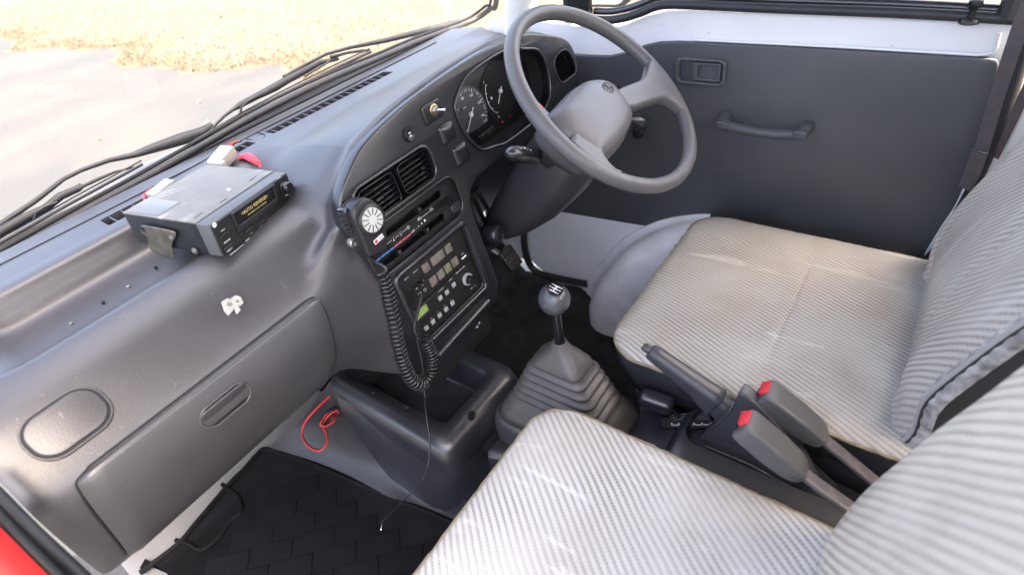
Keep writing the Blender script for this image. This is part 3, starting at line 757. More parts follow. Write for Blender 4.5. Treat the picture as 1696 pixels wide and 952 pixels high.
# glovebox lid, proud of the body, with gap line round it
def surf(prof, s):
    """point on the passenger front profile, s in 0..1 from the seam down"""
    P_ = spline([V((0, y, z)) for y, z in prof], 8); L_ = len(P_) - 1; k = min(L_ - 1, int(s * L_)); t = s * L_ - k
    return P_[k].lerp(P_[k + 1], t)
front = [(.6315, .584), (.626, .568), (.6215, .545), (.6225, .51), (.628, .475), (.640, .445), (.660, .421)]
rows = []
NS = 26
def lid_edge(s):  # x limits
    r = .016
    xl = lerp(-.551, -.580, s); xr = lerp(-.214, -.250, s)
    e = 0
    if s < .10: e = .016 * (1 - math.sqrt(max(0, 1 - (1 - s / .10) ** 2)))
    if s > .93: e = .012 * (1 - math.sqrt(max(0, 1 - ((s - .93) / .07) ** 2)))
    bow = .006 * sin(pi * s)
    return xl + e, xr - e + bow
def lid_rows(off, inset):
    rws = []
    for i in range(NS + 1):
        s = i / NS; p = surf(front, s); q0, q1 = surf(front, max(0, s - .02)), surf(front, min(1, s + .02))
        t = (q1 - q0).normalized(); nrm = V((0, t.z, -t.y)); nrm = nrm if nrm.y < 0 else -nrm
        xl, xr = lid_edge(s); si = lerp(inset, 1 - inset, s); 
        row = []
        for j in range(25):
            u = j / 24; x = lerp(xl + inset * .3, xr - inset * .3, u)
            ed = min(u, 1 - u) * (xr - xl); es = min(s, 1 - s) * .185
            fall = .0035 * (1 - min(1, min(ed, es) / .006)) ** 2
            row.append(V((x, p.y, p.z)) + nrm * (off - fall))
        rws.append(row)
    return rws
# recess for the lid handle is pressed into the grid
rws = lid_rows(.0065, 0)
vs, fs = ring_data(rws, closed=False)
back = lid_rows(-.004, 0)
k = len(vs); bvs = [p for r in back for p in r]; vs = vs + bvs
nc = 25
def bd(i, j): return i * nc + j
loop_ = [bd(0, j) for j in range(nc)] + [bd(i, nc - 1) for i in range(1, NS + 1)] + [bd(NS, j) for j in range(nc - 2, -1, -1)] + [bd(i, 0) for i in range(NS - 1, 0, -1)]
for a, b in zip(loop_, loop_[1:] + loop_[:1]): fs.append((a, b, b + k, a + k))
lid = mesh('glovebox_lid', vs, fs, M_dash, dash, angle=60)
# dark gap
gp = [rws[0][j] + V((0, .0035, .0016)) for j in range(0, nc, 2)] + [rws[i][nc - 1] + V((.0018, .004, 0)) for i in range(1, NS + 1)]
gl = [rws[i][0] + V((-.0018, .004, 0)) for i in range(0, NS + 1)]
tube('lid_gap', spline(list(reversed(gl)) + gp, 2), .0017, M_blackm, dash, seg=6)
# pill shaped pull in the lid
def on_profile(u, v, prof):
    best = None
    for k in range(400):
        p = surf(prof, k / 400); e = abs(at(u, v, y=p.y).z - p.z)
        if best is None or e < best[0]: best = (e, k / 400)
    s = best[1]; p = surf(prof, s); t = (surf(prof, max(0, s - .03)) - surf(prof, min(1, s + .03))).normalized()
    return at(u, v, y=p.y), t
pc, pt_ = on_profile(371, 667, front); HF = Frame(pc, (1, 0, 0), pt_); HF = HF.up(.0068)
pw = abs(HF.px(403, 637)[0] - HF.px(338, 697)[0]); 
hpill = rr(0, 0, .066, .030, .0149, 8)
hn = plate('lid_handle', HF, [rr(0, 0, .072, .036, .0179, 8), hpill], -.004, .0014, M_dash, lid, bevel=.0012)
plate('handle_recess', HF, rr(0, 0, .067, .031, .0154, 8), -.004, -.0008, M_black, hn, bevel=.0005)
plate('handle_flap', Frame(HF.pt(0, .006, .0002), HF.x, HF.y + HF.n * .30), rr(0, 0, .0625, .016, .0079, 8), -.002, .0012, M_dash, hn, bevel=.001)

# blank oval cover at the passenger end
oc, ot = on_profile(112, 700, PP[11:16]); oc2 = Frame(oc, (1, 0, 0), ot).up(.0022)
plate('oval_cover', oc2, rr(0, 0, .075, .050, .021, 10), -.008, .0030, M_dash, dash, bevel=.002, res=3)
plate('cover_rim', oc2, [rr(0, 0, .085, .060, .026, 10), rr(0, 0, .079, .054, .023, 10)], -.012, .0008, M_dash, dash, bevel=.002, res=3)
plate('cover_gap', oc2, rr(0, 0, .081, .056, .024, 10), -.012, .0003, M_blackm, dash, bevel=.0005)

# screw holes and screws in the tray
for i, (u, v) in enumerate([(117, 535), (170, 500), (212, 474), (257, 442), (470, 462), (505, 440)]):
    p = at(u, v, y=.80 if i < 4 else .675)
    z_ = .659 if i < 4 else None
    if i < 4: p = at(u, v, z=.6510)
    fr = Frame(p, (1, 0, 0), (0, 1, .05 if i < 4 else .75))
    lathe('screw', fr, 0, 0, [(.0022, -.003), (.0022, .0008), (.0010, .0012), (.0009, -.0002), (.0001, -.0002)], M_black if i % 2 else M_steel, dash, seg=10)

# ================================================================== instrument panel insert
IP = Frame((0, .600, .45), (1, 0, 0), (0, .15, 1))
T0, T1 = -.018, .004
IF = IP.up(T1)
def q(*p): return [IF.px(u, v) for u, v in p]
out = q((575, 290), (563, 328), (566, 368), (590, 408), (622, 450), (643, 497), (662, 555), (678, 608), (690, 636), (704, 641), (722, 624), (770, 568), (813, 508), (824, 485), (821, 455), (797, 388), (784, 348), (781, 318), (795, 291), (832, 262)) \
    + [(.300, .132), (.40, .136), (.47, .145), (.525, .168), (.541, .205), (.532, .245), (.50, .272)] + q((880, 55), (850, 62), (800, 84), (750, 115), (700, 150), (650, 190), (600, 241))
clus = q((753, 169), (756, 190), (770, 222), (790, 244), (803, 248), (820, 242)) + [(.250, .158), (.330, .158), (.385, .165), (.420, .190), (.428, .235), (.410, .275), (.360, .294)] + q((860, 74), (830, 86), (795, 108), (768, 133))
clus = sp2(clus, 4)
vent = prr(IF, [(580, 318), (706, 236), (728, 290), (602, 383)], .022, 8)
b_h = sorted([IF.px(690, 328)[1], IF.px(700, 408)[1]])
x_h = (IF.px(609, 425)[0], IF.px(770, 345)[0])
heat = rr((x_h[0] + x_h[1]) / 2, sum(b_h) / 2, x_h[1] - x_h[0], b_h[1] - b_h[0], .026, 8)
rx0, rx1, ry0, ry1 = -.0915, .0765, -.0545, .0795
radh = rr((rx0 + rx1) / 2, (ry0 + ry1) / 2, rx1 - rx0, ry1 - ry0, .008, 4)
avh = sp2(q((927, 86), (940, 84), (952, 104), (953, 120), (945, 128), (931, 137), (922, 124), (917, 103)), 4)
ins = plate('instrument_panel', IP, [sp2(out, 4), clus, vent, heat, radh, avh], T0, T1, M_panel, dash, bevel=.004, res=3, angle=60)
# raised soft rim round the radio opening and along the lower edge
def rim(name, loop, r, m, parent, c=0.0, seg=8, fr=IF): return tube(name, [fr.pt(a, b, c) for a, b in loop + loop[:2]], r, m, parent, seg=seg, angle=180)
rim('radio_rim', rr((rx0 + rx1) / 2 + .001, (ry0 + ry1) / 2 - .001, rx1 - rx0 + .012, ry1 - ry0 + .012, .012, 6), .0058, M_panel, ins, .0005)
rim('heater_rim', heat, .0022, M_panel, ins, .0005)
rim('vent_rim', [(a * 1.0, b) for a, b in vent], .0030, M_panel, ins, .0005)
rim('cluster_rim', clus, .0030, M_panel, ins, .0015)
lo_edge = [IF.pt(a, b, .002) for a, b in q((692, 625), (740, 570), (806, 498))]
tube('lower_rail', spline(lo_edge, 6), .0085, M_panel, ins, seg=12)
# backing box walls behind openings
def well(name, loop, depth, m, parent, fr=IF, floor=True):
    top_ = [fr.pt(a, b, -.001) for a, b in loop]; bot = [fr.pt(a, b, -depth) for a, b in loop]; n = len(loop)
    fs_ = [(j, (j + 1) % n, n + (j + 1) % n, n + j) for j in range(n)]
    if floor: fs_.append(tuple(range(n, 2 * n)))
    return mesh(name, top_ + bot, fs_, m, parent, angle=50)
cbox = well('cluster_hood', clus, .055, M_blackm, ins)
well('vent_duct', vent, .05, M_blackm, ins)
well('heater_recess', heat, .030, M_blackm, ins)
well('radio_cage', radh, .04, M_blackm, ins)
well('side_vent_duct', avh, .05, M_blackm, ins)
rim('side_vent_rim', avh, .0022, M_lever, ins, .0005)

# centre air vents
for quad in ([(592, 322), (645, 285), (668, 327), (612, 372)], [(656, 279), (705, 243), (724, 287), (675, 324)]):
    lp = prr(IF, quad, .010, 5, c=-.006); cx, cy, w_, h_ = box_of(lp)
    VF = IF.up(-.006)
    av = plate('air_vent', VF, [rr(cx, cy, w_ + .003, h_ + .003, .011), rr(cx, cy, w_ - .001, h_ - .001, .009)], -.010, .0015, M_gloss, ins, bevel=.0007)
    for k in range(1, 6):
        fr = Frame(VF.pt(cx, cy - h_ / 2 + h_ * k / 6, -.006), VF.x, VF.n * .9 + VF.y * -.35)
        rbox('slat', fr, (0, 0, 0), (w_ - .002, .011, .0015), M_gloss, av, r=.0005, seg=1)
    for k in range(1, 7 if quad[0][0] < 600 else 1):
        rbox('vane', VF, (cx - w_ / 2 + w_ * k / 7, cy, -.018), (.001, h_ - .002, .008), M_black, av, r=0)
    rbox('vent_tab', VF, (cx + (-.004 if quad[0][0] < 600 else .012), cy - .001, .001), (.016 if quad[0][0] < 600 else .006, .005, .007), M_black, av, r=.0015)

# heater control
HF_ = IF.up(-.005)
hx, hy, hw, hh = box_of(heat)
hc = plate('heater_control', HF_, [rr(hx, hy, hw - .001, hh - .001, .025, 8), rr(hx - .012, hy + .0185, hw - .050, .013, .006), rr(hx - .016, hy - .0200, hw - .062, .013, .006)], -.004, .002, M_black, ins, bevel=.0006)
strip_ = plate('control_strip', HF_, rr(hx - .006, hy - .001, hw - .022, .0185, .004), .001, .0035, M_gloss, hc, bevel=.0006)
plate('blank_button', HF_, rr(hx + hw / 2 - .018, hy - .0205, .026, .017, .0078), .001, .0060, M_panel, hc, bevel=.0015)
for fx, fy in ((.012, .0185), (.012, -.020), (-.056, -.020)):
    s_ = rbox('slider', HF_, (hx + fx, hy + fy, .004), (.007, .011, .012), M_black, hc, r=.0015)
    rbox('slider_tip', HF_, (hx + fx, hy + fy + .003, .0098), (.005, .003, .001), M_lever, s_, r=.0004)
for fy in (.0185, -.020):
    rbox('slider_slot', HF_, (hx - .014, hy + fy, -.010), (hw - .075, .004, .002), M_gloss, hc, r=.0005)
M_blue = mat('blue_print', (.05, .22, .50), .5); M_rose = mat('rose_print', (.62, .10, .13), .5)
SF = HF_.up(.0037)
x0 = hx - hw / 2 + .016
for k in range(8):
    rbox('heat_scale', SF, (x0 + .0098 * k, hy - .0072, 0), (.0085, .0026, .0003), M_blue if k < 4 else M_rose, strip_, r=0)
# pictograms: seated figure marks joined by a line, fan dots, recirculation marks
def icon(cx, cy, kind):
    P_ = []
    if kind == 'face': segs = [[(-.002, -.003), (-.0005, 0), (.001, .003)], [(-.001, -.003), (.002, -.002)]]
    elif kind == 'both': segs = [[(-.002, .003), (-.0005, -.001), (.002, -.002)], [(.001, .003), (.002, .001)], [(-.002, -.003), (.0005, -.003)]]
    elif kind == 'defrost': segs = [[(-.003, .002), (-.002, -.002), (.002, -.002), (.003, .002), (0, .0032), (-.003, .002)], [(-.001, .001), (-.001, -.001)], [(.001, .001), (.001, -.001)]]
    elif kind == 'car': segs = [[(-.004, -.001), (-.003, .001), (-.001, .0028), (.002, .0028), (.003, .001), (.0045, 0), (.004, -.0015), (-.004, -.001)], [(-.001, .001), (.002, .001)]]
    for s in segs: P_.append(tube_data([SF.pt(cx + a, cy + b, .0001) for a, b in s], .00032, 4))
    return join(P_)
items = [(x0 + .004, 'face'), (x0 + .022, 'both'), (x0 + .040, 'face'), (x0 + .056, 'both'), (x0 + .074, 'defrost'), (x0 + .101, 'car'), (x0 + .131, 'car')]
for cx, kd in items: mesh('pictogram', *icon(cx, hy + .0045 if kd != 'car' else hy + .0048, kd), M_print, strip_)
for a, b in [(.008, .018), (.026, .036), (.044, .052), (.060, .070), (.107, .125)]:
    rbox('print_line', SF, (x0 + (a + b) / 2, hy + .0045, 0), (b - a, .0005, .0002), M_print, strip_, r=0)
text('print_off', SF, x0 + .079, hy - .0058, .0052, 'OFF', M_print, strip_)
for k, (a, r_) in enumerate([(.088, .0005), (.094, .0009), (.102, .0014)]):
    lathe('print_dot', SF, x0 + a, hy - .0050 + k * .0003, [(r_, 0), (r_, .0002), (.00001, .0002)], M_print, strip_, seg=8)
rbox('print_dot', SF, (x0 + .110, hy - .0035, 0), (.0032, .0036, .0003), M_print, strip_, r=0)

# switches
M_sw = mat('switch_plastic', (.012, .012, .014), .26, spec=.8)
def switch(name, quad, r, bulge=.005):
    lp = prr(IF, quad, r); cx, cy, w_, h_ = box_of(lp)
    plate('switch_gap', IF, rr(cx, cy, w_ + .003, h_ + .003, r + .001), -.003, .0006, M_blackm, ins, bevel=.0003)
    if name == 'switch_plate': return plate(name, IF, rr(cx, cy, w_, h_, r), -.002, bulge, M_sw, ins, bevel=.0048, res=5, angle=80), cx, cy
    lp2 = rr(cx, cy, w_, h_, r, 6)
    d_ = ring_data([[IF.pt(cx + (a - cx) * k, cy + (b - cy) * k, z) for a, b in lp2] for k, z in ((1, -.002), (1, .0012), (.96, .0032), (.88, .0050), (.74, .0064), (.5, .0076), (.25, .0082), (.06, .0083))])
    return mesh(name, *d_, M_sw, ins, angle=180), cx, cy
switch('switch_blank', [(721, 212), (744, 199), (757, 228), (735, 241)], .005, .0085)
switch('switch_blank', [(745, 247), (767, 234), (779, 263), (758, 277)], .005, .0085)
tg, tx, ty = switch('switch_plate', [(693, 179), (723, 163), (735, 190), (707, 208)], .005, .004)
TF = IF.up(.004)
M_brass = mat('brass', (.50, .38, .20), .3, metal=1)
lathe('toggle_washer', TF, tx + .0025, ty + .0015, [(.0095, 0), (.0095, .0012), (.0085, .0016), (.0060, .0016), (.0058, .0006), (.0001, .0006)], M_brass, tg, seg=28)
lathe('toggle_nut', TF, tx + .0025, ty + .0015, [(.0060, .001), (.0060, .0042), (.0052, .0050), (.0040, .0054), (.0038, .0085), (.0024, .0085), (.0022, .006), (.0001, .006)], M_steel, tg, seg=6)
mesh('toggle_lever', *tube_data([TF.pt(tx + .0025, ty + .0015, .007), TF.pt(tx + .0050, ty + .0000, .012), TF.pt(tx + .0085, ty - .0015, .0185), TF.pt(tx + .0090, ty - .0018, .0195)], [.0014, .0020, .0026, .0016], 12), M_chrome, tg)
kx, ky = IF.px(676, 223)
lathe('button_ring', IF, kx, ky, [(.0118, -.002), (.0118, .0012), (.0108, .0012), (.0105, -.002), (.0001, -.002)], M_blackm, ins)
rb = lathe('round_button', IF, kx, ky, [(.0100, -.001), (.0100, .0030), (.0088, .0050), (.0078, .0046), (.0040, .0040), (.0001, .0038)], M_black, ins, seg=28)
dd = join([tube_data([IF.pt(kx + a, ky + b, .0048), IF.pt(kx + c, ky + d, .0048)], .00045, 4) for a, b, c, d in [(-.0022, .0028, .0022, .0028), (0, .0028, 0, -.0028), (-.0022, -.0028, .0022, -.0028), (-.0022, .0018, -.0022, .0038), (.0022, .0018, .0022, .0038), (-.0022, -.0018, -.0022, -.0038), (.0022, -.0018, .0022, -.0038)]])
mesh('print_mark', *dd, M_print, rb)

# instrument cluster
CF = IF.up(-.048)
def cpx(u, v): return CF.px(u, v)
M_dial = mat('dial_face', (.050, .052, .056), .35); M_dialn = mat('dial_dark', (.007, .007, .008), .3)
cl = plate('cluster_face', CF, clus, -.004, 0, M_dialn, ins, bevel=.0003)
sx, sy = cpx(777, 190); Rm_ = .062
r_t = 1.26 * math.hypot(cpx(775, 156)[0] - sx, cpx(775, 156)[1] - sy)
Rd = r_t + .004
pts = []
for k in range(61):
    a = 2 * pi * k / 60; pts.append((sx + Rd * cos(a), max(sy + Rd * sin(a), sy - Rd * .62)))
sp = plate('speedometer', CF, pts, .0002, .003, M_dial, cl, bevel=.0003)
SD = CF.up(.0032)
def ang_of(u, v): p = cpx(u, v); return math.atan2(p[1] - sy, p[0] - sx)
a80, a140 = ang_of(760, 156), ang_of(806, 192)
step = (a140 - a80) / 30
for k in range(-30, 33):
    a = a80 + step * k; L_ = .006 if k % 10 == 0 else .0038 if k % 5 else .0045
    if k % 2 and k % 5: continue
    fr = Frame(SD.pt(sx, sy), SD.x * cos(a) + SD.y * sin(a), SD.y * cos(a) - SD.x * sin(a))
    rbox('dial_tick', fr, (r_t - L_ / 2, 0, 0), (L_, .0011 if k % 10 == 0 else .0007, .0003), M_print, sp, r=0)
for k, s in ((0, '80'), (1, '100'), (2, '120'), (3, '140'), (-1, '60'), (-2, '40')):
    a = a80 + step * 10 * k
    text('dial_number', SD, sx + (r_t - .0115) * cos(a), sy + (r_t - .0115) * sin(a), .0066, s, M_print, sp, c=.0002)
zx, zy = cpx(771, 217)
text('dial_number', SD, zx, zy, .0066, '0', M_print, sp, c=.0002)
ux_, uy_ = cpx(802, 200); text('dial_unit', SD, ux_, uy_, .0046, 'km/h', M_print, sp, c=.0002)
ox, oy = cpx(767, 179); od = rbox('odometer', SD, (ox, oy, .0002), (.020, .005, .0008), M_blackm, sp, r=0)
text('odometer_digits', SD, ox, oy, .0044, '58412', M_print, od, c=.0009)
na = math.atan2(zy - sy, zx - sx)
nd = Frame(SD.pt(sx, sy, .002), SD.x * cos(na) + SD.y * sin(na), SD.y * cos(na) - SD.x * sin(na))
M_needle = mat('needle_white', (.55, .55, .56), .4)
ndl = rbox('needle', nd, (.010, 0, .001), (.048, .0021, .0015), M_needle, sp, r=.0004)
lathe('needle_hub', SD, sx, sy, [(.0048, 0), (.0048, .003), (.004, .0042), (.0001, .0042)], M_needle, ndl, seg=20)
# fuel gauge
fx, fy = cpx(827, 151); fr_ = math.hypot(cpx(803, 150)[0] - fx, cpx(803, 150)[1] - fy)
aF, aE = math.atan2(cpx(806, 142)[1] - fy, cpx(806, 142)[0] - fx), math.atan2(cpx(824, 178)[1] - fy, cpx(824, 178)[0] - fx)
if aE < aF: aE += 2 * pi
fg = lathe('fuel_gauge', CF, fx, fy, [(fr_ + .012, .0002), (fr_ + .012, .0015), (.0001, .0015)], M_dialn, cl, seg=40)
FD = CF.up(.0017)
arc = [FD.pt(fx + fr_ * cos(lerp(aF, aE, k / 24)), fy + fr_ * sin(lerp(aF, aE, k / 24)), .0001) for k in range(25)]
mesh('gauge_scale', *tube_data(arc, .00045, 4), M_print, fg)
for k in range(5):
    a = lerp(aF, aE, k / 4); f2 = FD.rot(a, fx, fy); rbox('gauge_tick', f2, (fr_ - .002, 0, 0), (.004, .0008, .0003), M_print, fg, r=0)
text('gauge_letter', FD, fx + (fr_ + .006) * cos(aF - .05), fy + (fr_ + .006) * sin(aF - .05), .0062, 'F', M_print, fg)
text('gauge_letter', FD, fx + (fr_ + .006) * cos(aE + .1), fy + (fr_ + .006) * sin(aE + .1), .0062, 'E', M_print, fg)
ix, iy = cpx(813, 163); rbox('pump_mark', FD, (ix, iy, .0002), (.0036, .0048, .0003), M_print, fg, r=.0004)
f2 = FD.rot(aE - .08, fx, fy); gn_ = rbox('needle', f2, (.008, 0, .0015), (.034, .0018, .0012), M_needle, fg, r=.0003)
lathe('needle_hub', FD, fx, fy, [(.0042, 0), (.0042, .003), (.0035, .004), (.0001, .004)], M_needle, gn_, seg=18)
M_lampr = mat('lamp_red', (.70, .02, .03), .4)
for u, v, s in ((832, 202, .0022), (844, 192, .0030)):
    a, b = cpx(u, v); lathe('warning_lamp', CF, a, b, [(s, 0), (s, .0006), (s * .45, .0008), (.0001, .0008)], M_lampr, cl, seg=14)
a, b = cpx(789, 143); lathe('warning_lamp', CF, a, b, [(.0016, 0), (.0016, .0006), (.0001, .0006)], mat('lamp_green', (.01, .10, .05), .4), cl, seg=10)
a, b = cpx(806, 222); rbox('lower_window', CF, (a, b, .001), (.052, .012, .002), M_gloss, cl, r=.0006)
# ================================================================== radios in the centre stack
RFr = IP.up(-.004)
def rpx(u, v): return RFr.px(u, v)
M_face = mat('radio_face', (.014, .014, .014), .42, bump=.05, bscale=900)
M_btn = mat('grey_button', (.36, .36, .36), .45)
divL, divR = rpx(703, 499), rpx(777, 426)
dv = (divL[1] + divR[1]) / 2
tr = thing('radio_transceiver', 'upper black radio unit with seven brown window buttons and two knobs', 'radio', IP.pt(0, .05, -.03))
cx, w_ = (rx0 + rx1) / 2, rx1 - rx0 - .0015
h1 = ry1 - dv - .001; c1 = (ry1 + dv) / 2
plate('case', RFr, rr(cx, c1, w_, h1 - .001, .002), -.028, -.001, M_blackm, tr)
f1 = plate('faceplate', RFr, rr(cx, c1, w_, h1 - .001, .002), -.001, .003, M_face, tr, bevel=.0006)
FT = RFr.up(.003)
M_win = mat('brown_window', (.15, .125, .105), .3, col2=(.23, .205, .165), vscale=90, bump=.3, bscale=200)
M_wingrn = mat('green_window', (.22, .26, .13), .3, col2=(.15, .125, .105), vscale=120)
lamp = [(705, 443, .0155), (724, 426, .0325), (742, 411, .0155), (717, 464.5, .0155), (729.3, 454, .0155), (741.2, 444, .0155), (753, 434, .0155)]
pos = [FT.px(u, v) for u, v, _ in lamp]
ya = sum(p[1] for p in pos[:3]) / 3; yb = sum(p[1] for p in pos[3:]) / 4
for i, ((a, b), (_, _, bw_)) in enumerate(zip(pos, lamp)):
    y_ = ya if i < 3 else yb
    wn = rbox('window_button', FT, (a, y_, .0008), (bw_, .0165, .003), M_wingrn if i in (5,) else M_win, tr, r=.0008)
# bezel grooves to the right of the windows
for s in ((758, 402, 770, 394), (763, 412, 775, 403)):
    a, b = FT.px(s[0], s[1]), FT.px(s[2], s[3]); m_ = ((a[0] + b[0]) / 2, (a[1] + b[1]) / 2)
    rbox('face_groove', FT, (m_[0], m_[1], .0001), (abs(a[0] - b[0]) + .003, .0007, .0004), M_blackm, f1, r=0)
def knob(fr, u, v, r, h, m, parent, mark=True, prof=None, name='knob'):
    a, b = fr.px(u, v)
    k = lathe(name, fr, a, b, prof or [(r * 1.12, 0), (r * 1.12, h * .2), (r, h * .25), (r * .94, h * .9), (r * .85, h), (.0001, h)], m, parent, seg=28)
    if mark: rbox('knob_mark', fr, (a, b + r * .55, h), (r * .12, r * .5, .0003), M_print, k, r=0)
    return k
knob(FT, 681, 478, .0066, .016, M_black, tr); knob(FT, 694, 464, .0048, .012, M_black, tr)
for u, v, r in ((695, 487, .0042), (703.5, 480, .0032)):
    a, b = FT.px(u, v); j = lathe('jack_socket', FT, a, b, [(r, 0), (r, .0012), (r * .7, .0012), (r * .68, -.001), (.0001, -.001)], M_btn, tr, seg=20)
    lathe('socket_hole', FT, a, b, [(r * .68, 0), (.0001, .0004)], M_blackm, j, seg=14)
def tx(fr, u, v, s, txt, m, parent, **k):
    a, b = fr.px(u, v); text('lettering', fr, a, b, s, txt, m, parent, **k)
tx(FT, 673, 461, .0026, 'VOLUME', M_print, f1); tx(FT, 688, 449, .0026, 'SQUELCH', M_print, f1)
tx(FT, 654, 481, .0060, '0', M_printr, f1); tx(FT, 700, 472, .0022, 'REC', M_print, f1); tx(FT, 686, 485, .0022, 'MIC', M_print, f1)
tx(FT, 766, 420, .0026, 'TYPE-4', M_print, f1); a, b = FT.px(768.5, 425.5); rbox('print_bar', FT, (a, b, .0001), (.013, .0034, .0003), M_print, f1, r=0)

ra = thing('car_radio', 'lower black car radio with green display and five numbered grey presets', 'radio', IP.pt(0, -.02, -.03))
h2 = dv - ry0 - .001; c2 = (dv + ry0) / 2
plate('case', RFr, rr(cx, c2, w_, h2 - .001, .002), -.028, -.001, M_blackm, ra)
f2_ = plate('faceplate', RFr, rr(cx, c2, w_, h2 - .001, .002), -.001, .003, M_face, ra, bevel=.0006)
dq = [(676, 528), (704, 502), (710, 511.5), (686, 536)]
M_lcd = mat('green_display', (.30, .42, .13), .25, coat=.5)
q_ = [FT.px(*p) for p in dq]; dw = (q_[1][0] + q_[2][0] - q_[0][0] - q_[3][0]) / 2
dcx, dcy = sum(p[0] for p in q_) / 4, sum(p[1] for p in q_) / 4; dh = (q_[0][1] + q_[1][1] - q_[2][1] - q_[3][1]) / 2
db = plate('display_bezel', FT, [rr(dcx + .004, dcy, dw + .020, dh + .008, .001), rr(dcx, dcy, dw, dh, .0005)], 0, .0022, M_panel, ra, bevel=.0012)
plate('display', FT, rr(dcx, dcy, dw, dh, .0005), -.0004, .0003, M_lcd, ra, bevel=.0001)
pre = [(705.8, 543.4), (716.7, 532.5), (727.6, 522), (738.3, 511.6), (748.8, 501.4)]
pp = [FT.px(*p) for p in pre]; py = sum(p[1] for p in pp) / 5; stp = (pp[4][0] - pp[0][0]) / 4
for i in range(5):
    a = pp[0][0] + stp * i
    rbox('preset_button', FT, (a, py, .0008), (.0088, .0088, .0026), M_btn, ra, r=.0007)
    text('lettering', FT, a - .001, py + .0082, .0042, str(i + 1), M_print, f2_)
for u, v in ((728.8, 493), (739.7, 483.8), (751, 471.4)):
    a, b = FT.px(u, v); rbox('tuning_button', FT, (a, b, .0008), (.0088, .0088, .0026), M_btn, ra, r=.0007)
tx(FT, 730, 480, .0036, '<-TUNE->', M_print, f2_); tx(FT, 746, 463, .0036, 'AM-P', M_print, f2_); tx(FT, 762, 447, .0034, 'POW-VOL-TONE', M_print, f2_)
ka, kb = FT.px(773.5, 462)
rk = lathe('knob_ring', FT, ka, kb, [(.0122, 0), (.0122, .0035), (.0110, .0055), (.0092, .0055), (.0088, .002), (.0001, .002)], M_btn, ra, seg=32)
lathe('volume_knob', FT, ka, kb, [(.0080, .001), (.0078, .013), (.0068, .0150), (.0001, .0150)], M_black, rk, seg=28)
tx(FT, 786, 473, .003, '+', M_print, f2_); tx(FT, 781, 477, .003, 'BAL', M_print, f2_)
a, b = FT.px(760, 488); rbox('face_groove', FT, (a + .012, b + .004, .0001), (.052, .0006, .0004), M_blackm, f2_, r=0)
# parts hanging under the stack: dark bracket box and small chrome ring of the lighter
ub = thing('bracket_box', 'black bracket box with a chrome ring hanging under the radio surround', 'bracket', IP.pt(.02, -.17, -.02))
UB = Frame((0, .625, .30), (1, 0, 0), (0, .1, 1))
rbox('box', UB, (.0, -.02, -.03), (.215, .095, .05), M_blackm, ub, r=.003)
rbox('side_bracket', UB, (.125, .018, -.01), (.035, .05, .03), M_black, ub, r=.003)
cr_ = at(789, 536, y=.598); CRF = Frame(cr_, (1, 0, 0), (0, .1, 1))
lathe('chrome_ring', CRF, 0, 0, [(.0095, -.006), (.0100, .001), (.0088, .0015), (.0082, -.002), (.0001, -.004)], M_chrome, ub, seg=28)

# ================================================================== hand microphone
mic = thing('hand_microphone', 'black hand microphone with round slotted grille clipped beside the air vent', 'microphone', IP.pt(-.07, .15, .03))
MC = IP.up(.040)
mo_ = [MC.px(u, v) for u, v in [(588, 342), (599, 330), (611, 328), (627, 338), (636, 352), (641, 374), (643, 413), (634, 420), (619, 426), (611, 423), (596, 386), (586, 361)]]
mb = plate('housing', MC, sp2(mo_, 4), -.026, .0, M_black, mic, bevel=.005, res=4)
bk = [(a, b) for a, b in mo_]; mcx, mcy, mw, mh = box_of(bk)
plate('back_shell', MC, sp2([(mcx + (a - mcx) * .97, mcy + (b - mcy) * .97) for a, b in mo_], 4), -.034, -.0265, M_black, mic, bevel=.003)
ga, gb_ = MC.px(615.5, 364)
M_silver = mat('silver_disc', (.62, .62, .58), .35, metal=.3)
gr_r = .0185
lathe('grille_ring', MC, ga, gb_, [(gr_r + .005, -.002), (gr_r + .0045, .002), (gr_r + .001, .0038), (gr_r, .0025), (gr_r - .0005, -.002)], M_black, mic, seg=40)
gd = lathe('grille_disc', MC, ga, gb_, [(gr_r, 0), (gr_r - .0005, .0028), (.006, .0032), (.0001, .0032)], M_silver, mic, seg=40)
for k in range(12):
    a = 2 * pi * k / 12 + .05; f_ = MC.up(.0032).rot(a, ga, gb_)
    rbox('grille_slot', f_, (gr_r * .66, 0, -.0001), (gr_r * .54, .0013, .0006), M_blackm, gd, r=0)
la, lb = MC.px(627, 396); LF = MC.rot(.10, la, lb).up(.0004)
lbq = rbox('label_plate', LF, (0, 0, 0), (.019, .0068, .0006), M_print, mic, r=.0002)
rbox('label_mark', LF, (-.0055, 0, .0004), (.0062, .0048, .0004), M_printr, lbq, r=.0003)
text('lettering', LF, .0038, .0014, .0026, 'MARUBI', M_blackm, lbq, c=.0006); text('lettering', LF, .0038, -.0014, .0026, 'COMM', M_blackm, lbq, c=.0006)
# talk key on its left flank, metal clip behind
tp = MC.pt(*MC.px(571, 364, -.03), -.022)
tk = mesh('talk_key', *rbox_data(Frame(tp, MC.x, MC.y), (-.001, 0, 0), (.010, .040, .018), .003), M_gloss, mic)
for k in range(5): mesh('key_rib', *rbox_data(Frame(tp, MC.x, MC.y), (-.0065, -.014 + .007 * k, 0), (.0015, .0028, .016), .0004, 1), M_gloss, tk)
cp = at(584, 402, y=.612); CPF = Frame(cp, (1, 0, 0), (0, .1, 1))
lathe('clip_button', CPF, 0, 0, [(.0070, -.004), (.0072, .003), (.0050, .0045), (.0030, .0030), (.0001, .0025)], M_steel, mic, seg=20)
rbox('wall_clip', CPF, (.030, .020, .006), (.022, .040, .014), M_steel, mic, r=.002)

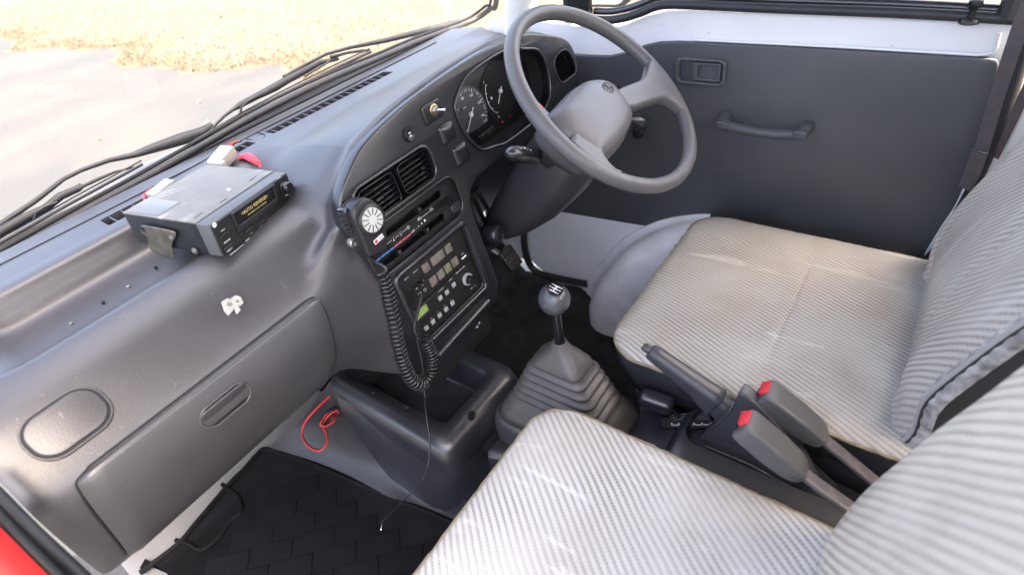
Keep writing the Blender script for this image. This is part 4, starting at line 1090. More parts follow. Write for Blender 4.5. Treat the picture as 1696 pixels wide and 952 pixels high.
# coiled cord
cord = thing('coiled_cord', 'black coiled cord hanging from the hand microphone in front of the radios', 'cord', at(690, 620, y=.55))
path = [(633, 452, .565), (640, 472, .562), (645, 495, .56), (650, 520, .558), (656, 546, .556), (661, 572, .555), (668, 598, .553), (677, 620, .552), (690, 634, .551), (703, 634, .552), (714, 620, .554), (717, 598, .556), (712, 578, .558), (704, 562, .560)]
cl_ = spline([at(u, v, y=y) for u, v, y in path], 40)
L_ = [0]
for a, b in zip(cl_, cl_[1:]): L_.append(L_[-1] + (b - a).length)
turns = 44; hel = []; up = None; R_ = .0100
for i, p in enumerate(cl_):
    pass
N_ = turns * 14
def on(s):
    t = s * L_[-1]
    lo, hi = 0, len(L_) - 1
    while hi - lo > 1:
        m_ = (lo + hi) // 2
        if L_[m_] <= t: lo = m_
        else: hi = m_
    return cl_[lo].lerp(cl_[hi], (t - L_[lo]) / max(1e-9, L_[hi] - L_[lo]))
for i in range(N_ + 1):
    s = i / N_; p = on(s); tdir = (on(min(1, s + .01)) - on(max(0, s - .01))).normalized()
    if up is None: up = V((0, -1, 0))
    up = (up - tdir * up.dot(tdir)).normalized(); sd_ = tdir.cross(up)
    # coils bunch unevenly
    a = 2 * pi * (turns * s + .9 * sin(5.2 * s) + .35 * sin(13 * s)); r_ = R_ * (.72 + .28 * sstep(s * 9)) * (1 + .05 * sin(i * .37))
    hel.append(p + (up * cos(a) + sd_ * sin(a)) * r_)
mesh('coil', *tube_data(hel, .0022, 7), M_gloss, cord, angle=180)
tail0 = [MC.pt(*MC.px(620, 423), -.012), at(622, 434, y=.575), at(634, 440, y=.56), at(640, 448, y=.555), at(627, 456, y=.56), hel[0]]
mesh('lead', *tube_data(spline(tail0, 8), .0024, 8), M_gloss, cord, angle=180)
pl0 = at(697, 489, y=.588); pl1 = at(688, 532, y=.568)
mesh('plug_lead', *tube_data(spline([hel[-1], at(698, 566, y=.556), at(691, 556, y=.560), at(686, 545, y=.565), pl1], 8), .0015, 8), M_gloss, cord, angle=180)
dp = (pl1 - pl0)
mesh('plug', *tube_data([pl0 - dp * .06, pl0, pl0 + dp * .03, pl0 + dp * .45, pl0 + dp * .5, pl0 + dp * .95, pl0 + dp], [.0022, .0022, .0042, .0042, .0034, .0024, .0015], 12), M_black, cord)
for k in range(6):
    c_ = pl0 + dp * (.55 + .07 * k); mesh('strain_rib', *tube_data([c_ - dp * .012, c_ + dp * .012], .0036 - .0002 * k, 10), M_black, cord)
# thin black lead with a bare jack reaching down to the mat
ld = thing('audio_lead', 'thin black lead with small silver jack dangling down to the floor mat', 'cable', at(705, 700, y=.5))
pth = spline([at(690, 560, y=.572), at(699, 600, y=.560), at(703, 650, y=.548), at(706, 690, y=.520), at(712, 730, y=.500), at(709, 770, y=.490), at(700, 793, y=.485), at(690, 805, y=.50), at(665, 832, y=.53), at(645, 853, z=.05), at(634, 862, z=.02)], 8)
tube('lead', pth, .0014, M_black, ld, seg=7, angle=180)
j0, j1 = at(634, 862, z=.02), at(631, 878, z=.018)
jk = mesh('jack', *tube_data([j0, j0.lerp(j1, .35), j0.lerp(j1, .36)], [.0024, .0024, .0016], 10), M_black, ld)
mesh('jack_pin', *tube_data([j0.lerp(j1, .35), j0.lerp(j1, .95), j1], [.0016, .0016, .0008], 10), M_chrome, ld)

# ================================================================== loose cassette player on the tray
K = .92
ca, cb, cc = .3048, .0688, .074
Rz = Matrix.Rotation(ca, 3, 'Z'); Rx = Matrix.Rotation(cb, 3, 'X'); Ry = Matrix.Rotation(cc, 3, 'Y')
Rc = Rz @ Rx @ Ry
org = CAM + (V((-.2536, .7744, .636)) - CAM) * K
cw, chh, cd = .1779 * K, .0529 * K, .1648 * K
KX, KY, KZ = Rc.col[0], Rc.col[1], Rc.col[2]
CFc = Frame(org + KX * cw / 2 + KZ * chh / 2, KX, KZ)        # front face, normal = -KY (towards the cab)
cas = thing('cassette_player', 'loose grey metal cassette player lying askew on the dashboard tray', 'cassette player', org)
M_case = mat('case_metal', (.17, .163, .143), .45, metal=.0, bump=.08, bscale=180, var=.12, vscale=22)
scratched(M_case, (.40, .39, .36), .55, .70)
M_caseside = mat('case_side', (.030, .033, .036), .4, metal=.5, var=.2, vscale=40)
top = Frame(CFc.pt(0, chh / 2, 0) , KX, KY)   # upper face, normal +KZ
fy = .022
rbox('case', top, (0, fy + (cd - fy) / 2, -chh / 2), (cw - .004, cd - fy, chh), M_caseside, cas, r=.0015)
tp_ = plate('case_lid', top, rr(0, fy + (cd - fy) / 2, cw - .003, cd - fy - .001, .002), -.0015, .0010, M_case, cas, bevel=.0005)
for a, b in ((-.02, .030), (.05, .036), (-.062, .034)):
    rbox('lid_slot', top, (a, b, .001), (.014, .0016, .0004), M_blackm, tp_, r=0)
lathe('lid_screw', top, .010, .046, [(.0036, .0008), (.0036, .0020), (.0028, .0024), (.0022, .0012), (.0001, .0012)], M_chrome, tp_, seg=16)
plate('tape_patch', top, rr(-.057, cd - .035, .040, .052, .002), .0009, .0016, mat('clear_tape', (.15, .145, .13), .3, coat=.3, bump=.6, bscale=60), tp_, bevel=.0002)
rbox('front_frame', top, (0, fy / 2, -chh / 2), (cw, fy, chh), mat('bezel_frame', (.10, .105, .105), .4, metal=.1, var=.06), cas, r=.0015)
fpl = plate('faceplate', CFc, rr(0, 0, cw - .0025, chh - .0025, .002), 0, .0022, M_face, cas, bevel=.0007)
F3 = CFc.up(.0022)
def kpx(u, v): return F3.px(u, v)
# cassette slot window with recessed glass
wq = [(385, 352), (449, 313), (458, 330), (391, 372)]
wl = [kpx(*p) for p in wq]; wx0, wx1 = (wl[0][0] + wl[3][0]) / 2, (wl[1][0] + wl[2][0]) / 2; wy1, wy0 = (wl[0][1] + wl[1][1]) / 2, (wl[2][1] + wl[3][1]) / 2
wn = plate('tape_door', F3, rr((wx0 + wx1) / 2, (wy0 + wy1) / 2, wx1 - wx0, wy1 - wy0, .0006), -.0004, .0006, M_gloss, cas, bevel=.0002)
plate('door_bezel', F3, [rr((wx0 + wx1) / 2 + .001, (wy0 + wy1) / 2 - .003, wx1 - wx0 + .010, wy1 - wy0 + .012, .001), rr((wx0 + wx1) / 2, (wy0 + wy1) / 2, wx1 - wx0, wy1 - wy0, .0006)], -.0003, .0030, M_face, cas, bevel=.0012)
dq_ = Frame(F3.pt((wx0 + wx1) / 2, (wy0 + wy1) / 2 , .0007), F3.x, F3.y)
text('lettering', dq_, 0, .0018, .0072, '<AUTO REVERSE>', M_printy, wn, c=.0001, sx=.98)
text('lettering', dq_, .002, -.0050, .0030, 'HIGH FIDELITY LOGIC CONTROL', M_printy, wn, c=.0001, sx=.9)
for u, v in ((412, 381), (433, 368), (453, 355)):
    a, b = kpx(u, v); p_ = plate('player_button', F3, rr(a, b, .0175, .0050, .0024), -.0002, .0028, M_black, cas, bevel=.0012)
a, b = kpx(416, 386); text('lettering', F3, a, b, .0028, '<<', M_print, fpl); a, b = kpx(436, 372); text('lettering', F3, a, b, .0028, 'PLAY/PROG', M_print, fpl); a, b = kpx(454, 359); text('lettering', F3, a, b, .0028, '>>', M_print, fpl)
a, b = kpx(371, 390); plate('rocker_button', F3, sp2([(a - .011, b), (a, b + .0036), (a + .011, b), (a, b - .0036)], 5), -.0002, .0028, M_black, cas, bevel=.0012)
a, b = kpx(378, 408); plate('player_button', F3, rr(a, b, .018, .0052, .0024), -.0002, .0028, M_black, cas, bevel=.0012)
a, b = kpx(369, 381); text('lettering', F3, a, b, .0030, 'PLAY', M_print, fpl); a, b = kpx(376, 399); text('lettering', F3, a, b, .0030, 'ENDLESS', M_print, fpl)
a, b = kpx(380, 414); text('lettering', F3, a, b, .0034, '▲EJECT'.replace('▲', '^ '), M_print, fpl); a, b = kpx(393, 412); text('lettering', F3, a - .001, b - .0005, .0024, 'CLEAR VOICE SYS. CD-STL', M_print, fpl)
a, b = kpx(410, 397); text('lettering', F3, a, b, .0036, 'CS-P1', M_print, fpl)
a, b = kpx(355, 372.5); lg = lathe('maker_badge', F3, a, b, [(.0034, 0), (.0034, .0003), (.0001, .0003)], M_print, fpl, seg=20); text('lettering', F3, a, b, .0028, 'CS', M_blackm, lg, c=.0005)
a, b = kpx(461, 295); text('lettering', F3, a, b, .0026, 'VOLUME', M_print, fpl); a, b = kpx(475, 323); text('lettering', F3, a, b, .0026, 'TONE', M_print, fpl)
knob(F3, 470, 310, .0092, .012, M_gloss, cas, mark=False, name='volume_knob'); knob(F3, 481, 336, .0062, .010, M_gloss, cas, mark=False, name='tone_knob')
# mounting bracket and screws on the left flank
SDF = Frame(org + KZ * chh / 2 - KX * .0008, -KY, KZ)     # normal = KX x ... faces the passenger side
SDF = Frame(org + KZ * chh / 2 - KX * .001, -KY, KZ)
if SDF.n.dot(KX) > 0: SDF = Frame(SDF.o, KY * 1.0, KZ)
bpx = [(236, 374), (243, 372), (288, 381), (293, 390), (287, 405), (291, 424), (283, 427), (252, 412), (247, 392), (237, 384)]
M_brk = mat('bracket_steel', (.20, .19, .155), .4, metal=.8, var=.25, vscale=60, bump=.1, bscale=100)
br = plate('side_bracket', SDF, sp2([SDF.px(u, v) for u, v in bpx], 3), .0015, .0032, M_brk, cas, bevel=.0007)
for u, v, rr_ in ((240, 378, .0028), (286, 391, .0022)):
    a, b = SDF.px(u, v); lathe('bracket_hole', SDF.up(.0032), a, b, [(rr_ * 1.5, -.0004), (rr_ * 1.4, .0005), (rr_, .0005), (rr_ * .9, .0001), (.0001, .0001)], M_blackm if rr_ > .0025 else M_steel, br, seg=14)
a, b = SDF.px(323, 415); lathe('side_screw', SDF, a, b, [(.0050, 0), (.0050, .0015), (.0038, .0015), (.0034, .0028), (.0012, .0028), (.0001, .0016)], M_steel, cas, seg=16)
# plug connectors and wires behind the player
M_ivory = mat('ivory_plastic', (.45, .43, .38), .45)
wc = thing('wire_connector', 'ivory plug connector with red taped wires behind the cassette player', 'connector', at(372, 262, y=.92))
c0 = at(369, 262, y=.925) + V((0, 0, 0))
CXF = Frame(c0, (.92, .35, .18), (-.3, .9, .1))
rbox('plug_body', CXF, (0, 0, 0), (.044, .026, .020), M_ivory, wc, r=.002)
rbox('plug_latch', CXF, (-.020, -.004, .002), (.010, .030, .014), M_ivory, wc, r=.0015)
for k in range(3): mesh('wire', *tube_data(spline([CXF.pt(.020, -.006 + .006 * k, 0), CXF.pt(.032, -.006 + .004 * k, .006), CXF.pt(.044, -.012 + .003 * k, .002)], 5), .0011, 6), [M_blackm, mat('orange_wire', (.6, .12, .02), .4), M_redplas][k], wc, angle=180)
M_pink = mat('red_tape', (.72, .05, .09), .45, bump=.3, bscale=90)
tp0 = [at(398, 262, y=.92), at(407, 258, y=.905), at(416, 262, y=.89), at(424, 268, y=.88), at(434, 276, y=.87), at(438, 284, y=.86)]
tape = mesh('tape_wrap', *tube_data(spline(tp0, 4), [.004, .0085, .0085, .0085, .0085, .0085, .0085, .008, .008, .008, .007, .006, .006, .0055, .0045, .0045, .0045, .0045, .0045, .0045, .004][:21], 8, flat=.5), M_pink, wc)
wc2 = thing('wire_connector', 'ivory connector half hidden at the rear left corner of the cassette player', 'connector', at(262, 318, y=.90))
CX2 = Frame(at(268, 315, y=.895), (.93, .30, .05), (-.3, .9, .1))
rbox('plug_body', CX2, (0, 0, 0), (.042, .018, .014), M_ivory, wc2, r=.002)
rbox('plug_latch', CX2, (-.016, -.010, .003), (.012, .006, .010), M_ivory, wc2, r=.001)
mesh('wire', *tube_data(spline([at(254, 312, y=.90), at(243, 318, y=.90), at(238, 326, y=.89), at(240, 332, y=.88)], 5), .0016, 6), M_pink, wc2, angle=180)

# scrap of white tape on the dash slope
tpz = at(385, 505, y=.655); TPF = Frame(tpz, (1, 0, 0), (0, .62, .78))
ts = thing('tape_scrap', 'ragged scrap of white tape stuck on the dash slope above the glovebox', 'tape', tpz)
M_tape = mat('white_tape', (.34, .33, .30), .6, var=.1, vscale=200, bump=.3, bscale=200)
for k_, pl_ in enumerate(([(366, 500), (376, 494), (384, 496), (389, 510), (378, 523), (371, 515)], [(382, 494), (390, 489), (399, 492), (403, 502), (397, 507), (391, 508), (386, 504)], [(387, 506), (392, 505), (399, 513), (392, 521), (389, 515)])):
    f_ = Frame(TPF.pt(0, 0, .0004 * k_), TPF.x + TPF.n * .03 * (k_ - 1), TPF.y + TPF.n * .04 * (1 - k_))
    plate('tape_piece', f_, [f_.px(u, v) for u, v in pl_], -.0008, .0012, M_tape, ts, bevel=.0002)
sm_ = TPF.px(380, 504); lathe('glue_spot', TPF, sm_[0], sm_[1], [(.0030, .0010), (.0026, .0024), (.0001, .0026)], M_case, ts, seg=12)
sm_ = TPF.px(393, 499); lathe('glue_spot', TPF, sm_[0], sm_[1], [(.0022, .0010), (.0018, .0024), (.0001, .0026)], M_case, ts, seg=12)
# ================================================================== steering wheel
WC = V((.2918, .4249, .7007)); WN = V((sin(.10254) * cos(.84579), -cos(.10254) * cos(.84579), sin(.84579)))
WX = V((1, 0, 0)) - WN * WN.x
WF = Frame(WC, WX, WN.cross(WX))
assert WF.n.dot(WN) > .99
sw = thing('steering_wheel', 'grey two spoke steering wheel with padded hub', 'steering wheel', WC)
RM, rt = .1775, .0121
rings = []
for i in range(96):
    a = 2 * pi * i / 96
    rings.append([WF.pt((RM + rt * cos(b)) * cos(a), (RM + rt * cos(b)) * sin(a), rt * 1.05 * sin(b)) for b in [2 * pi * k / 16 for k in range(16)]])
vs = [p for r in rings for p in r]; fs = [(i * 16 + j, ((i + 1) % 96) * 16 + j, ((i + 1) % 96) * 16 + (j + 1) % 16, i * 16 + (j + 1) % 16) for i in range(96) for j in range(16)]
M_rim = mat('wheel_rim', (.100, .097, .099), .33, bump=.25, bscale=1400, var=.05, vscale=14)
mesh('rim', vs, fs, M_rim, sw, angle=180)
# hub pad outline traced on the wheel plane, domed
hubpx = [(915, 186), (934, 163), (959, 137), (976, 127), (1000, 125), (1019, 133), (1033, 149), (1046, 168), (1054, 183), (1053, 200), (1042, 222), (1024, 243), (1004, 255), (990, 255), (972, 244), (950, 229), (930, 212)]
HC = WF.up(.012)
hp_ = sp2([HC.px(u, v) for u, v in hubpx], 4)
hcx, hcy, _, _ = box_of(hp_)
def domed(loop, cx, cy, fr, z0, z1, steps=((1.0, 0), (1.0, .35), (.98, .58), (.93, .76), (.84, .88), (.65, .96), (.35, 1.0), (.05, 1.0))):
    return ring_data([[fr.pt(cx + (a - cx) * k, cy + (b - cy) * k, lerp(z0, z1, h)) for a, b in loop] for k, h in steps])
pad = mesh('hub_pad', *domed(hp_, hcx, hcy, WF, -.035, .020), M_rim, sw, angle=180)
# slightly larger lower shell seen as a lip
lo_ = [(hcx + (a - hcx) * 1.04, hcy + (b - hcy) * 1.04) for a, b in hp_]
mesh('hub_shell', *domed(lo_, hcx, hcy, WF, -.055, -.010, ((.86, 0), (.98, .4), (1, .7), (1, .95), (.9, 1.0), (0, 1.0))), M_wheel, sw, angle=180)
def spoke(pxs, rad, zs, name='spoke'):
    pts = [WF.pt(*WF.px(u, v), z) for (u, v), z in zip(pxs, zs)]
    return mesh(name, *tube_data(spline(pts, 5), [r for r in spline([V((r, 0, 0)) for r in rad], 5)] and [p.x for p in spline([V((r, 0, 0)) for r in rad], 5)], 16, flat=.62), M_rim, sw, angle=180)
SPF = WF.up(.004)
for pl_ in ([(944, 250), (943, 236), (945, 220), (952, 202), (968, 190), (986, 198), (994, 215), (994, 240), (996, 254), (1003, 268), (1014, 280), (1030, 290)],
            [(1072, 104), (1068, 122), (1060, 134), (1045, 141), (1028, 148), (1010, 160), (1026, 178), (1046, 182), (1063, 177), (1083, 170), (1098, 167), (1112, 172), (1126, 184)]):
    q_ = [SPF.px(u, v) for u, v in pl_]
    a0_, a1_ = math.atan2(q_[0][1], q_[0][0]), math.atan2(q_[-1][1], q_[-1][0])
    dl = (a0_ - a1_ + pi) % (2 * pi) - pi
    arc_ = [((RM + .001) * cos(a1_ + dl * k / 6), (RM + .001) * sin(a1_ + dl * k / 6)) for k in range(7)]
    ln = sp2(q_, 4, False)
    plate('spoke', SPF, ln + arc_, -.015, .0085, M_rim, sw, bevel=.0075, res=5, angle=180)
# embossed round emblem on the pad
ea, eb = WF.px(996, 159); EF = WF.up(.0188)
er = [EF.pt(ea + .0105 * cos(2 * pi * k / 28), eb + .0105 * sin(2 * pi * k / 28), 0) for k in range(29)]
em = mesh('emblem', *join([tube_data(er, .0009, 6), tube_data([EF.pt(ea - .009, eb - .003), EF.pt(ea, eb + .001), EF.pt(ea + .009, eb - .003)], .0008, 5), tube_data([EF.pt(ea, eb + .010), EF.pt(ea, eb + .001), EF.pt(ea - .002, eb - .009)], .0008, 5), tube_data([EF.pt(ea - .006, eb + .006), EF.pt(ea + .006, eb + .006)], .0006, 5)]), M_wheel, sw, angle=180)
ma, mb_ = WF.px(1023, 184); text('hub_mark', WF.up(.0180), ma, mb_, .006, 'P', M_wheel, sw, ang=-.3)

# ================================================================== steering column
M_col = dash_mat('column_plastic', (.032, .031, .036), .34, .3)
colm = thing('steering_column', 'dark grey steering column cover running down from the wheel', 'steering column', WC - WN * .2)
def csec(k, wx, wy, off=(0, 0)):
    f_ = Frame(WC - WN * k + WF.x * off[0] + WF.y * off[1], WF.x, WF.y)
    return [f_.pt(a, b) for a, b in rr(0, 0, wx, wy, min(wx, wy) * .36, 6)]
cvr = ring_data([csec(.045, .07, .07), csec(.05, .118, .105, (0, -.005)), csec(.10, .132, .125, (0, -.012)), csec(.17, .135, .135, (0, -.018)), csec(.25, .130, .125, (0, -.020)), csec(.33, .118, .10, (0, -.016)), csec(.38, .100, .075, (0, -.01))])
mesh('column_cover', *cvr, M_col, colm, angle=50)
tube('column_shaft', [WC - WN * .03, WC - WN * .55], .020, M_blackm, colm)
tube('cover_joint', spline([at(890, 270, y=.44), at(876, 285, y=.46), at(868, 297, y=.47)], 4), .0009, M_blackm, colm, seg=6)
# left stalk (black) in its dark slot
lp = at(905, 260, y=.455)
sl = Frame(lp, WF.x * .3 + WF.y * -.2 + WN * -.9, WF.y)
tube('stalk_slot', [at(897, 254, y=.452), at(912, 267, y=.447)], .013, M_blackm, colm, seg=14)
s0, s1 = at(843, 254, y=.455), at(912, 262, y=.468)
dv_ = s1 - s0
st_ = mesh('indicator_stalk', *tube_data([s0 - dv_ * .02, s0, s0 + dv_ * .05, s0 + dv_ * .18, s0 + dv_ * .45, s0 + dv_ * .7, s0 + dv_ * .85, s0 + dv_ * .90, s0 + dv_ * 1.1], [.001, .0065, .0115, .0150, .0150, .0132, .0105, .006, .006], 20, flat=.85), M_sw, colm, angle=180)
SK = Frame(at(872, 249, y=.438), dv_, V((0, .3, 1)))
for k, t_ in enumerate(('-O-', '= ', '<>')): text('lettering', SK, -.008 + .009 * k, .002 - .001 * k, .0042, t_, M_print, st_, c=.002)
# hazard tab on top of the column
hz = at(897, 184, y=.50); HZ = Frame(hz, WF.x, WF.y)
hzb = plate('hazard_switch', HZ, rr(0, 0, .014, .034, .006), -.03, .004, M_panel, colm, bevel=.003)
plate('hazard_lens', HZ.up(.004), rr(0, .006, .008, .011, .003), 0, .0012, M_lampr, hzb, bevel=.0005)
# wiper stalk seen at the far side, below the pad
w0, w1_ = WC - WN * .06 + WF.x * .05, at(1072, 204, y=.40)
ws_ = mesh('wiper_stalk', *tube_data([w0, w0.lerp(w1_, .6), w0.lerp(w1_, .75), w1_], [.005, .007, .011, .010], 14), M_panel, colm, angle=180)
# ignition boss with slot low on the cover
ig = at(822, 388, y=.61); IGF = Frame(ig, (1, .1, 0), (0, .2, 1))
igb = lathe('ignition_boss', IGF, 0, 0, [(.019, -.02), (.019, .002), (.016, .007), (.0105, .008), (.010, .002), (.0001, .002)], M_panel, colm, seg=28)
lathe('key_slot', IGF, 0, 0, [(.0085, .0045), (.0001, .006)], M_blackm, igb, seg=16)
# under-dash knee cover behind the column (dark grey curved rail)
kc = thing('knee_cover', 'dark curved under-dash cover between radio stack and steering column', 'cover', (.2, .66, .5))
kl = spline([V((.145, .655, .575)), V((.135, .65, .52)), V((.132, .65, .46)), V((.14, .66, .40)), V((.15, .67, .36))], 5)
vs, fs = [], []
rows_ = [[p + V((dx, dy, dz)) for p in kl] for dx, dy, dz in ((0, .0, 0), (.02, .015, .0), (.06, .06, .01), (.16, .10, .02), (.34, .11, .03))]
vs, fs = ring_data(rows_, closed=False)
mesh('cover_panel', vs, fs, M_panel, kc, angle=180)
tube('cover_edge', kl, .004, M_panel, kc)
for k in range(4):
    tube('wire_loom', spline([V((.17 + .02 * k, .70, .50)), V((.20 + .03 * k, .72, .38 - .02 * k)), V((.24, .80, .30)), V((.3 + .02 * k, .92, .20))], 6), .005, M_blackm, kc, angle=180)

# ================================================================== console tray below the radios
ct = thing('console_tray', 'grey plastic console with open tray under the radios', 'console', (-.08, .62, .2))
TZ = .250
def rrz(x0_, x1_, y0_, y1_, r, z): return [V((a, b, z)) for a, b in rr((x0_ + x1_) / 2, (y0_ + y1_) / 2, x1_ - x0_, y1_ - y0_, r, 6)]
# outer shell with thick rolled rim and a sunk well; the outer wall falls to the joint line
X0, X1, Y0, Y1 = -.196, .035, .492, .84
w = [rrz(X0 - .002, X1 + .004, Y0 - .006, Y1, .035, .178), rrz(X0, X1 + .002, Y0, Y1, .034, .215), rrz(X0 + .004, X1 - .002, Y0 + .006, Y1, .032, .236), rrz(X0 + .014, X1 - .010, Y0 + .018, Y1, .028, .2475), rrz(X0 + .030, X1 - .022, Y0 + .034, Y1 - .01, .024, .250),
     rrz(X0 + .050, X1 - .036, Y0 + .050, Y1 - .02, .020, .246), rrz(X0 + .056, X1 - .042, Y0 + .056, Y1 - .03, .018, .236), rrz(X0 + .060, X1 - .050, Y0 + .064, Y1 - .03, .016, .185), rrz(X0 + .066, X1 - .056, Y0 + .072, Y1 - .04, .012, .178)]
mesh('tray', *ring_data(w, cap0=False), M_console, ct, angle=60)
for u, v in ((672, 674), (617, 652), (591, 640)):
    p = at(u, v, z=.2475); fr = Frame(p, (1, 0, 0), (0, 1, 0))
    lathe('tray_screw', fr, 0, 0, [(.0048, -.002), (.0048, .0008), (.0032, .0014), (.0010, .0004), (.0001, .0004)], M_blackm if u > 650 else M_steel, ct, seg=16)
p = at(781, 688, y=Y0 + .002); lathe('finger_hole', Frame(p, (1, 0, 0), (0, .3, 1)), 0, 0, [(.0090, -.002), (.0090, .0012), (.0070, .0012), (.0066, -.0015), (.0001, -.0015)], M_black, ct, seg=22)
# lower body, tapering towards the floor like the photo's side panel
Tt = [at(558, 655, z=.235), at(640, 700, z=.225), at(732, 748, z=.212), V((-.170, .488, .200)), V((-.06, .486, .190)), V((.04, .488, .185)), V((.05, .56, .185))]
Bb = [at(572, 690, z=.175), at(612, 748, z=.10), at(660, 803, z=.025), at(742, 850, z=.005), V((-.10, .42, .0)), V((.03, .42, .0)), V((.06, .56, 0))]
Tt = spline(Tt, 4); Bb = spline(Bb, 4)
rws = [[t.lerp(b, k / 8) + V((-.006 * sin(pi * k / 8), -.004 * sin(pi * k / 8), 0)) for t, b in zip(Tt, Bb)] for k in range(9)]
mesh('side_panel', *ring_data(rws, closed=False), M_console, ct, angle=180)
p = at(686, 775, z=.10); ov = lathe('panel_plug', Frame(p, (.45, .25, 0), (0, .1, 1)) if 0 else Frame(p + V((-.003, -.003, 0)), (.62, -.60, 0), (.1, .1, 1)), 0, 0, [(.0085, -.003), (.0085, .0010), (.0062, .0012), (.0058, .0002), (.0001, .0002)], M_console, ct, seg=20)

# ================================================================== rear console between the seats
rc = thing('centre_console', 'long grey console between the seats carrying gear lever and handbrake', 'console', (0, .2, .2))
def sec(y, hw, z, sh=0.0, r=.02):
    """cross-section: floor, side, rounded shoulder, top"""
    o_ = []
    for a in (-1, 1):
        pass
    pts = [(-hw - .03, -.0), (-hw - .012, z * .5), (-hw, z - r), (-hw + r * .3, z - r * .3), (-hw + r, z), (0, z + sh), (hw - r, z), (hw - r * .3, z - r * .3), (hw, z - r), (hw + .012, z * .5), (hw + .03, 0)]
    return [V((a, y, b)) for a, b in pts]
secs = [sec(.53, .125, .168), sec(.49, .125, .170), sec(.40, .105, .182), sec(.30, .088, .205), sec(.25, .082, .238), sec(.21, .080, .252), sec(.15, .078, .262), sec(.05, .074, .268), sec(-.08, .068, .262), sec(-.22, .066, .25)]
cs = [spline(s_, 3) for s_ in secs]
cols_ = [spline([s_[j] for s_ in cs], 4) for j in range(len(cs[0]))]
mesh('console_body', *ring_data(cols_, closed=False), M_console, rc, angle=180)
# raised side rails round the handbrake slot
def slot(x0_, x1_, y0_, y1_, r, z, dr=.0): return [V((a, b, z + dr * (b - y0_))) for a, b in rr((x0_ + x1_) / 2, (y0_ + y1_) / 2, x1_ - x0_, y1_ - y0_, r, 8)]
SX0, SX1, SY0, SY1 = .018, .078, -.115, .160
w = [slot(SX0 - .085, SX1 + .020, SY0 - .04, SY1 + .03, .03, .235), slot(SX0 - .074, SX1 + .016, SY0 - .03, SY1 + .020, .028, .262), slot(SX0 - .050, SX1 + .010, SY0 - .018, SY1 + .012, .026, .279), slot(SX0 - .006, SX1 + .004, SY0 - .006, SY1 + .003, .024, .282), slot(SX0, SX1, SY0, SY1, .022, .272), slot(SX0, SX1, SY0, SY1, .022, .215)]
mesh('slot_rim', *ring_data(w, cap0=False, cap1=False), M_console, rc, angle=60)
mesh('slot_floor', slot(SX0 - .002, SX1 + .002, SY0 - .002, SY1 + .002, .022, .2155) , [tuple(range(36))], M_blackm, rc, smooth=False)
mesh('brake_rod', *tube_data([V((.045, .10, .235)), V((.04, -.10, .235))], .0045, 10), mat('rusty_rod', (.22, .13, .05), .5, metal=.7, var=.3, vscale=100), rc)
# selector quadrant with white position marks
QF = Frame(at(1140, 694, z=.268) , (0, -1, 0), (1, 0, .25))
q0, q1 = at(1100, 703, z=.262), at(1188, 702, z=.272)
SL = (q1 - q0); QF = Frame(q0, SL, V((1, .0, .2)))
L2 = SL.length
qd = plate('quadrant', QF, rr(L2 * .5, .004, L2 + .01, .020, .006), -.004, .0012, M_blackm, rc, bevel=.0008)
for k in range(3):
    f_ = QF.up(.0022 + .0012 * k); pts = [f_.pt(L2 * (.1 + .85 * t / 10), .006 + .0035 * k + .004 * sin(pi * t / 10)) for t in range(11)]
    mesh('quadrant_rib', *tube_data(pts, .0013, 6), M_panel, qd, angle=180)
for k, (a, l, hgt) in enumerate([(.22, .008, .0012), (.36, .010, .0012), (.50, .008, .0012), (.64, .010, .0012), (.80, .009, .0012)]):
    rbox('quadrant_mark', QF, (L2 * a, -.0015, .0015), (l, .0012, .0004), M_print, qd, r=0)
for a in (.15, .28, .43, .57, .72, .88): rbox('quadrant_mark', QF, (L2 * a, .0, .0016), (.0016, .0045, .0004), M_print, qd, r=0)
sk0 = at(1088, 665, z=.297)
kb = thing('selector_lever', 'short black paddle lever beside the gear lever boot', 'lever', at(1105, 690, z=.27))
KF2 = Frame(at(1087, 664, z=.295), (.15, -.97, -.12), (.97, .15, 0))
kn = rbox('paddle', KF2, (0, 0, 0), (.058, .032, .030), M_console, kb, r=.012, seg=4)
mesh('lever_stem', *tube_data([KF2.pt(.018, 0, -.006), KF2.pt(.045, .002, -.022), KF2.pt(.07, .004, -.03)], [.0045, .004, .004], 8), M_black, kb)
pz = KF2.pt(.0225, -.002, .0085); lathe('paddle_screw', Frame(pz, KF2.x * .3 + KF2.y * .1 - KF2.n, KF2.y), 0, 0, [(.0045, 0), (.0045, .0012), (.003, .0016), (.001, .0008), (.0001, .0008)], M_gloss, kb, seg=14)

# ================================================================== gear lever
gl_ = thing('gear_lever', 'gear lever with round grey knob above a ribbed rubber boot', 'gear lever', (0, .37, .19))
def bring(cy, cx, hx_, hy_, r, z): return [V((a, b, z)) for a, b in rr(cx, cy, 2 * hx_, 2 * hy_, r, 7)]
gy, gx = .368, .0
bb = [bring(gy, gx, .084, .132, .040, .140), bring(gy, gx, .085, .133, .040, .205), bring(gy, gx, .082, .130, .040, .222), bring(gy, gx, .077, .124, .038, .231), bring(gy, gx, .070, .115, .036, .234)]
mesh('boot_base', *ring_data(bb, cap1=True), M_lever, gl_, angle=60)
prof = [(.076, .122, .232), (.070, .112, .246), (.060, .102, .262), (.054, .094, .276)]
z = .279
for k in range(5):
    ox, oy = .0500 - .0036 * k, .0880 - .0078 * k
    prof += [(ox - .010, oy - .010, z), (ox + .0002, oy + .0002, z + .0034), (ox + .0014, oy + .0014, z + .0078), (ox - .0010, oy - .0010, z + .0122), (ox - .0120, oy - .0120, z + .0148)]
    z += .0168
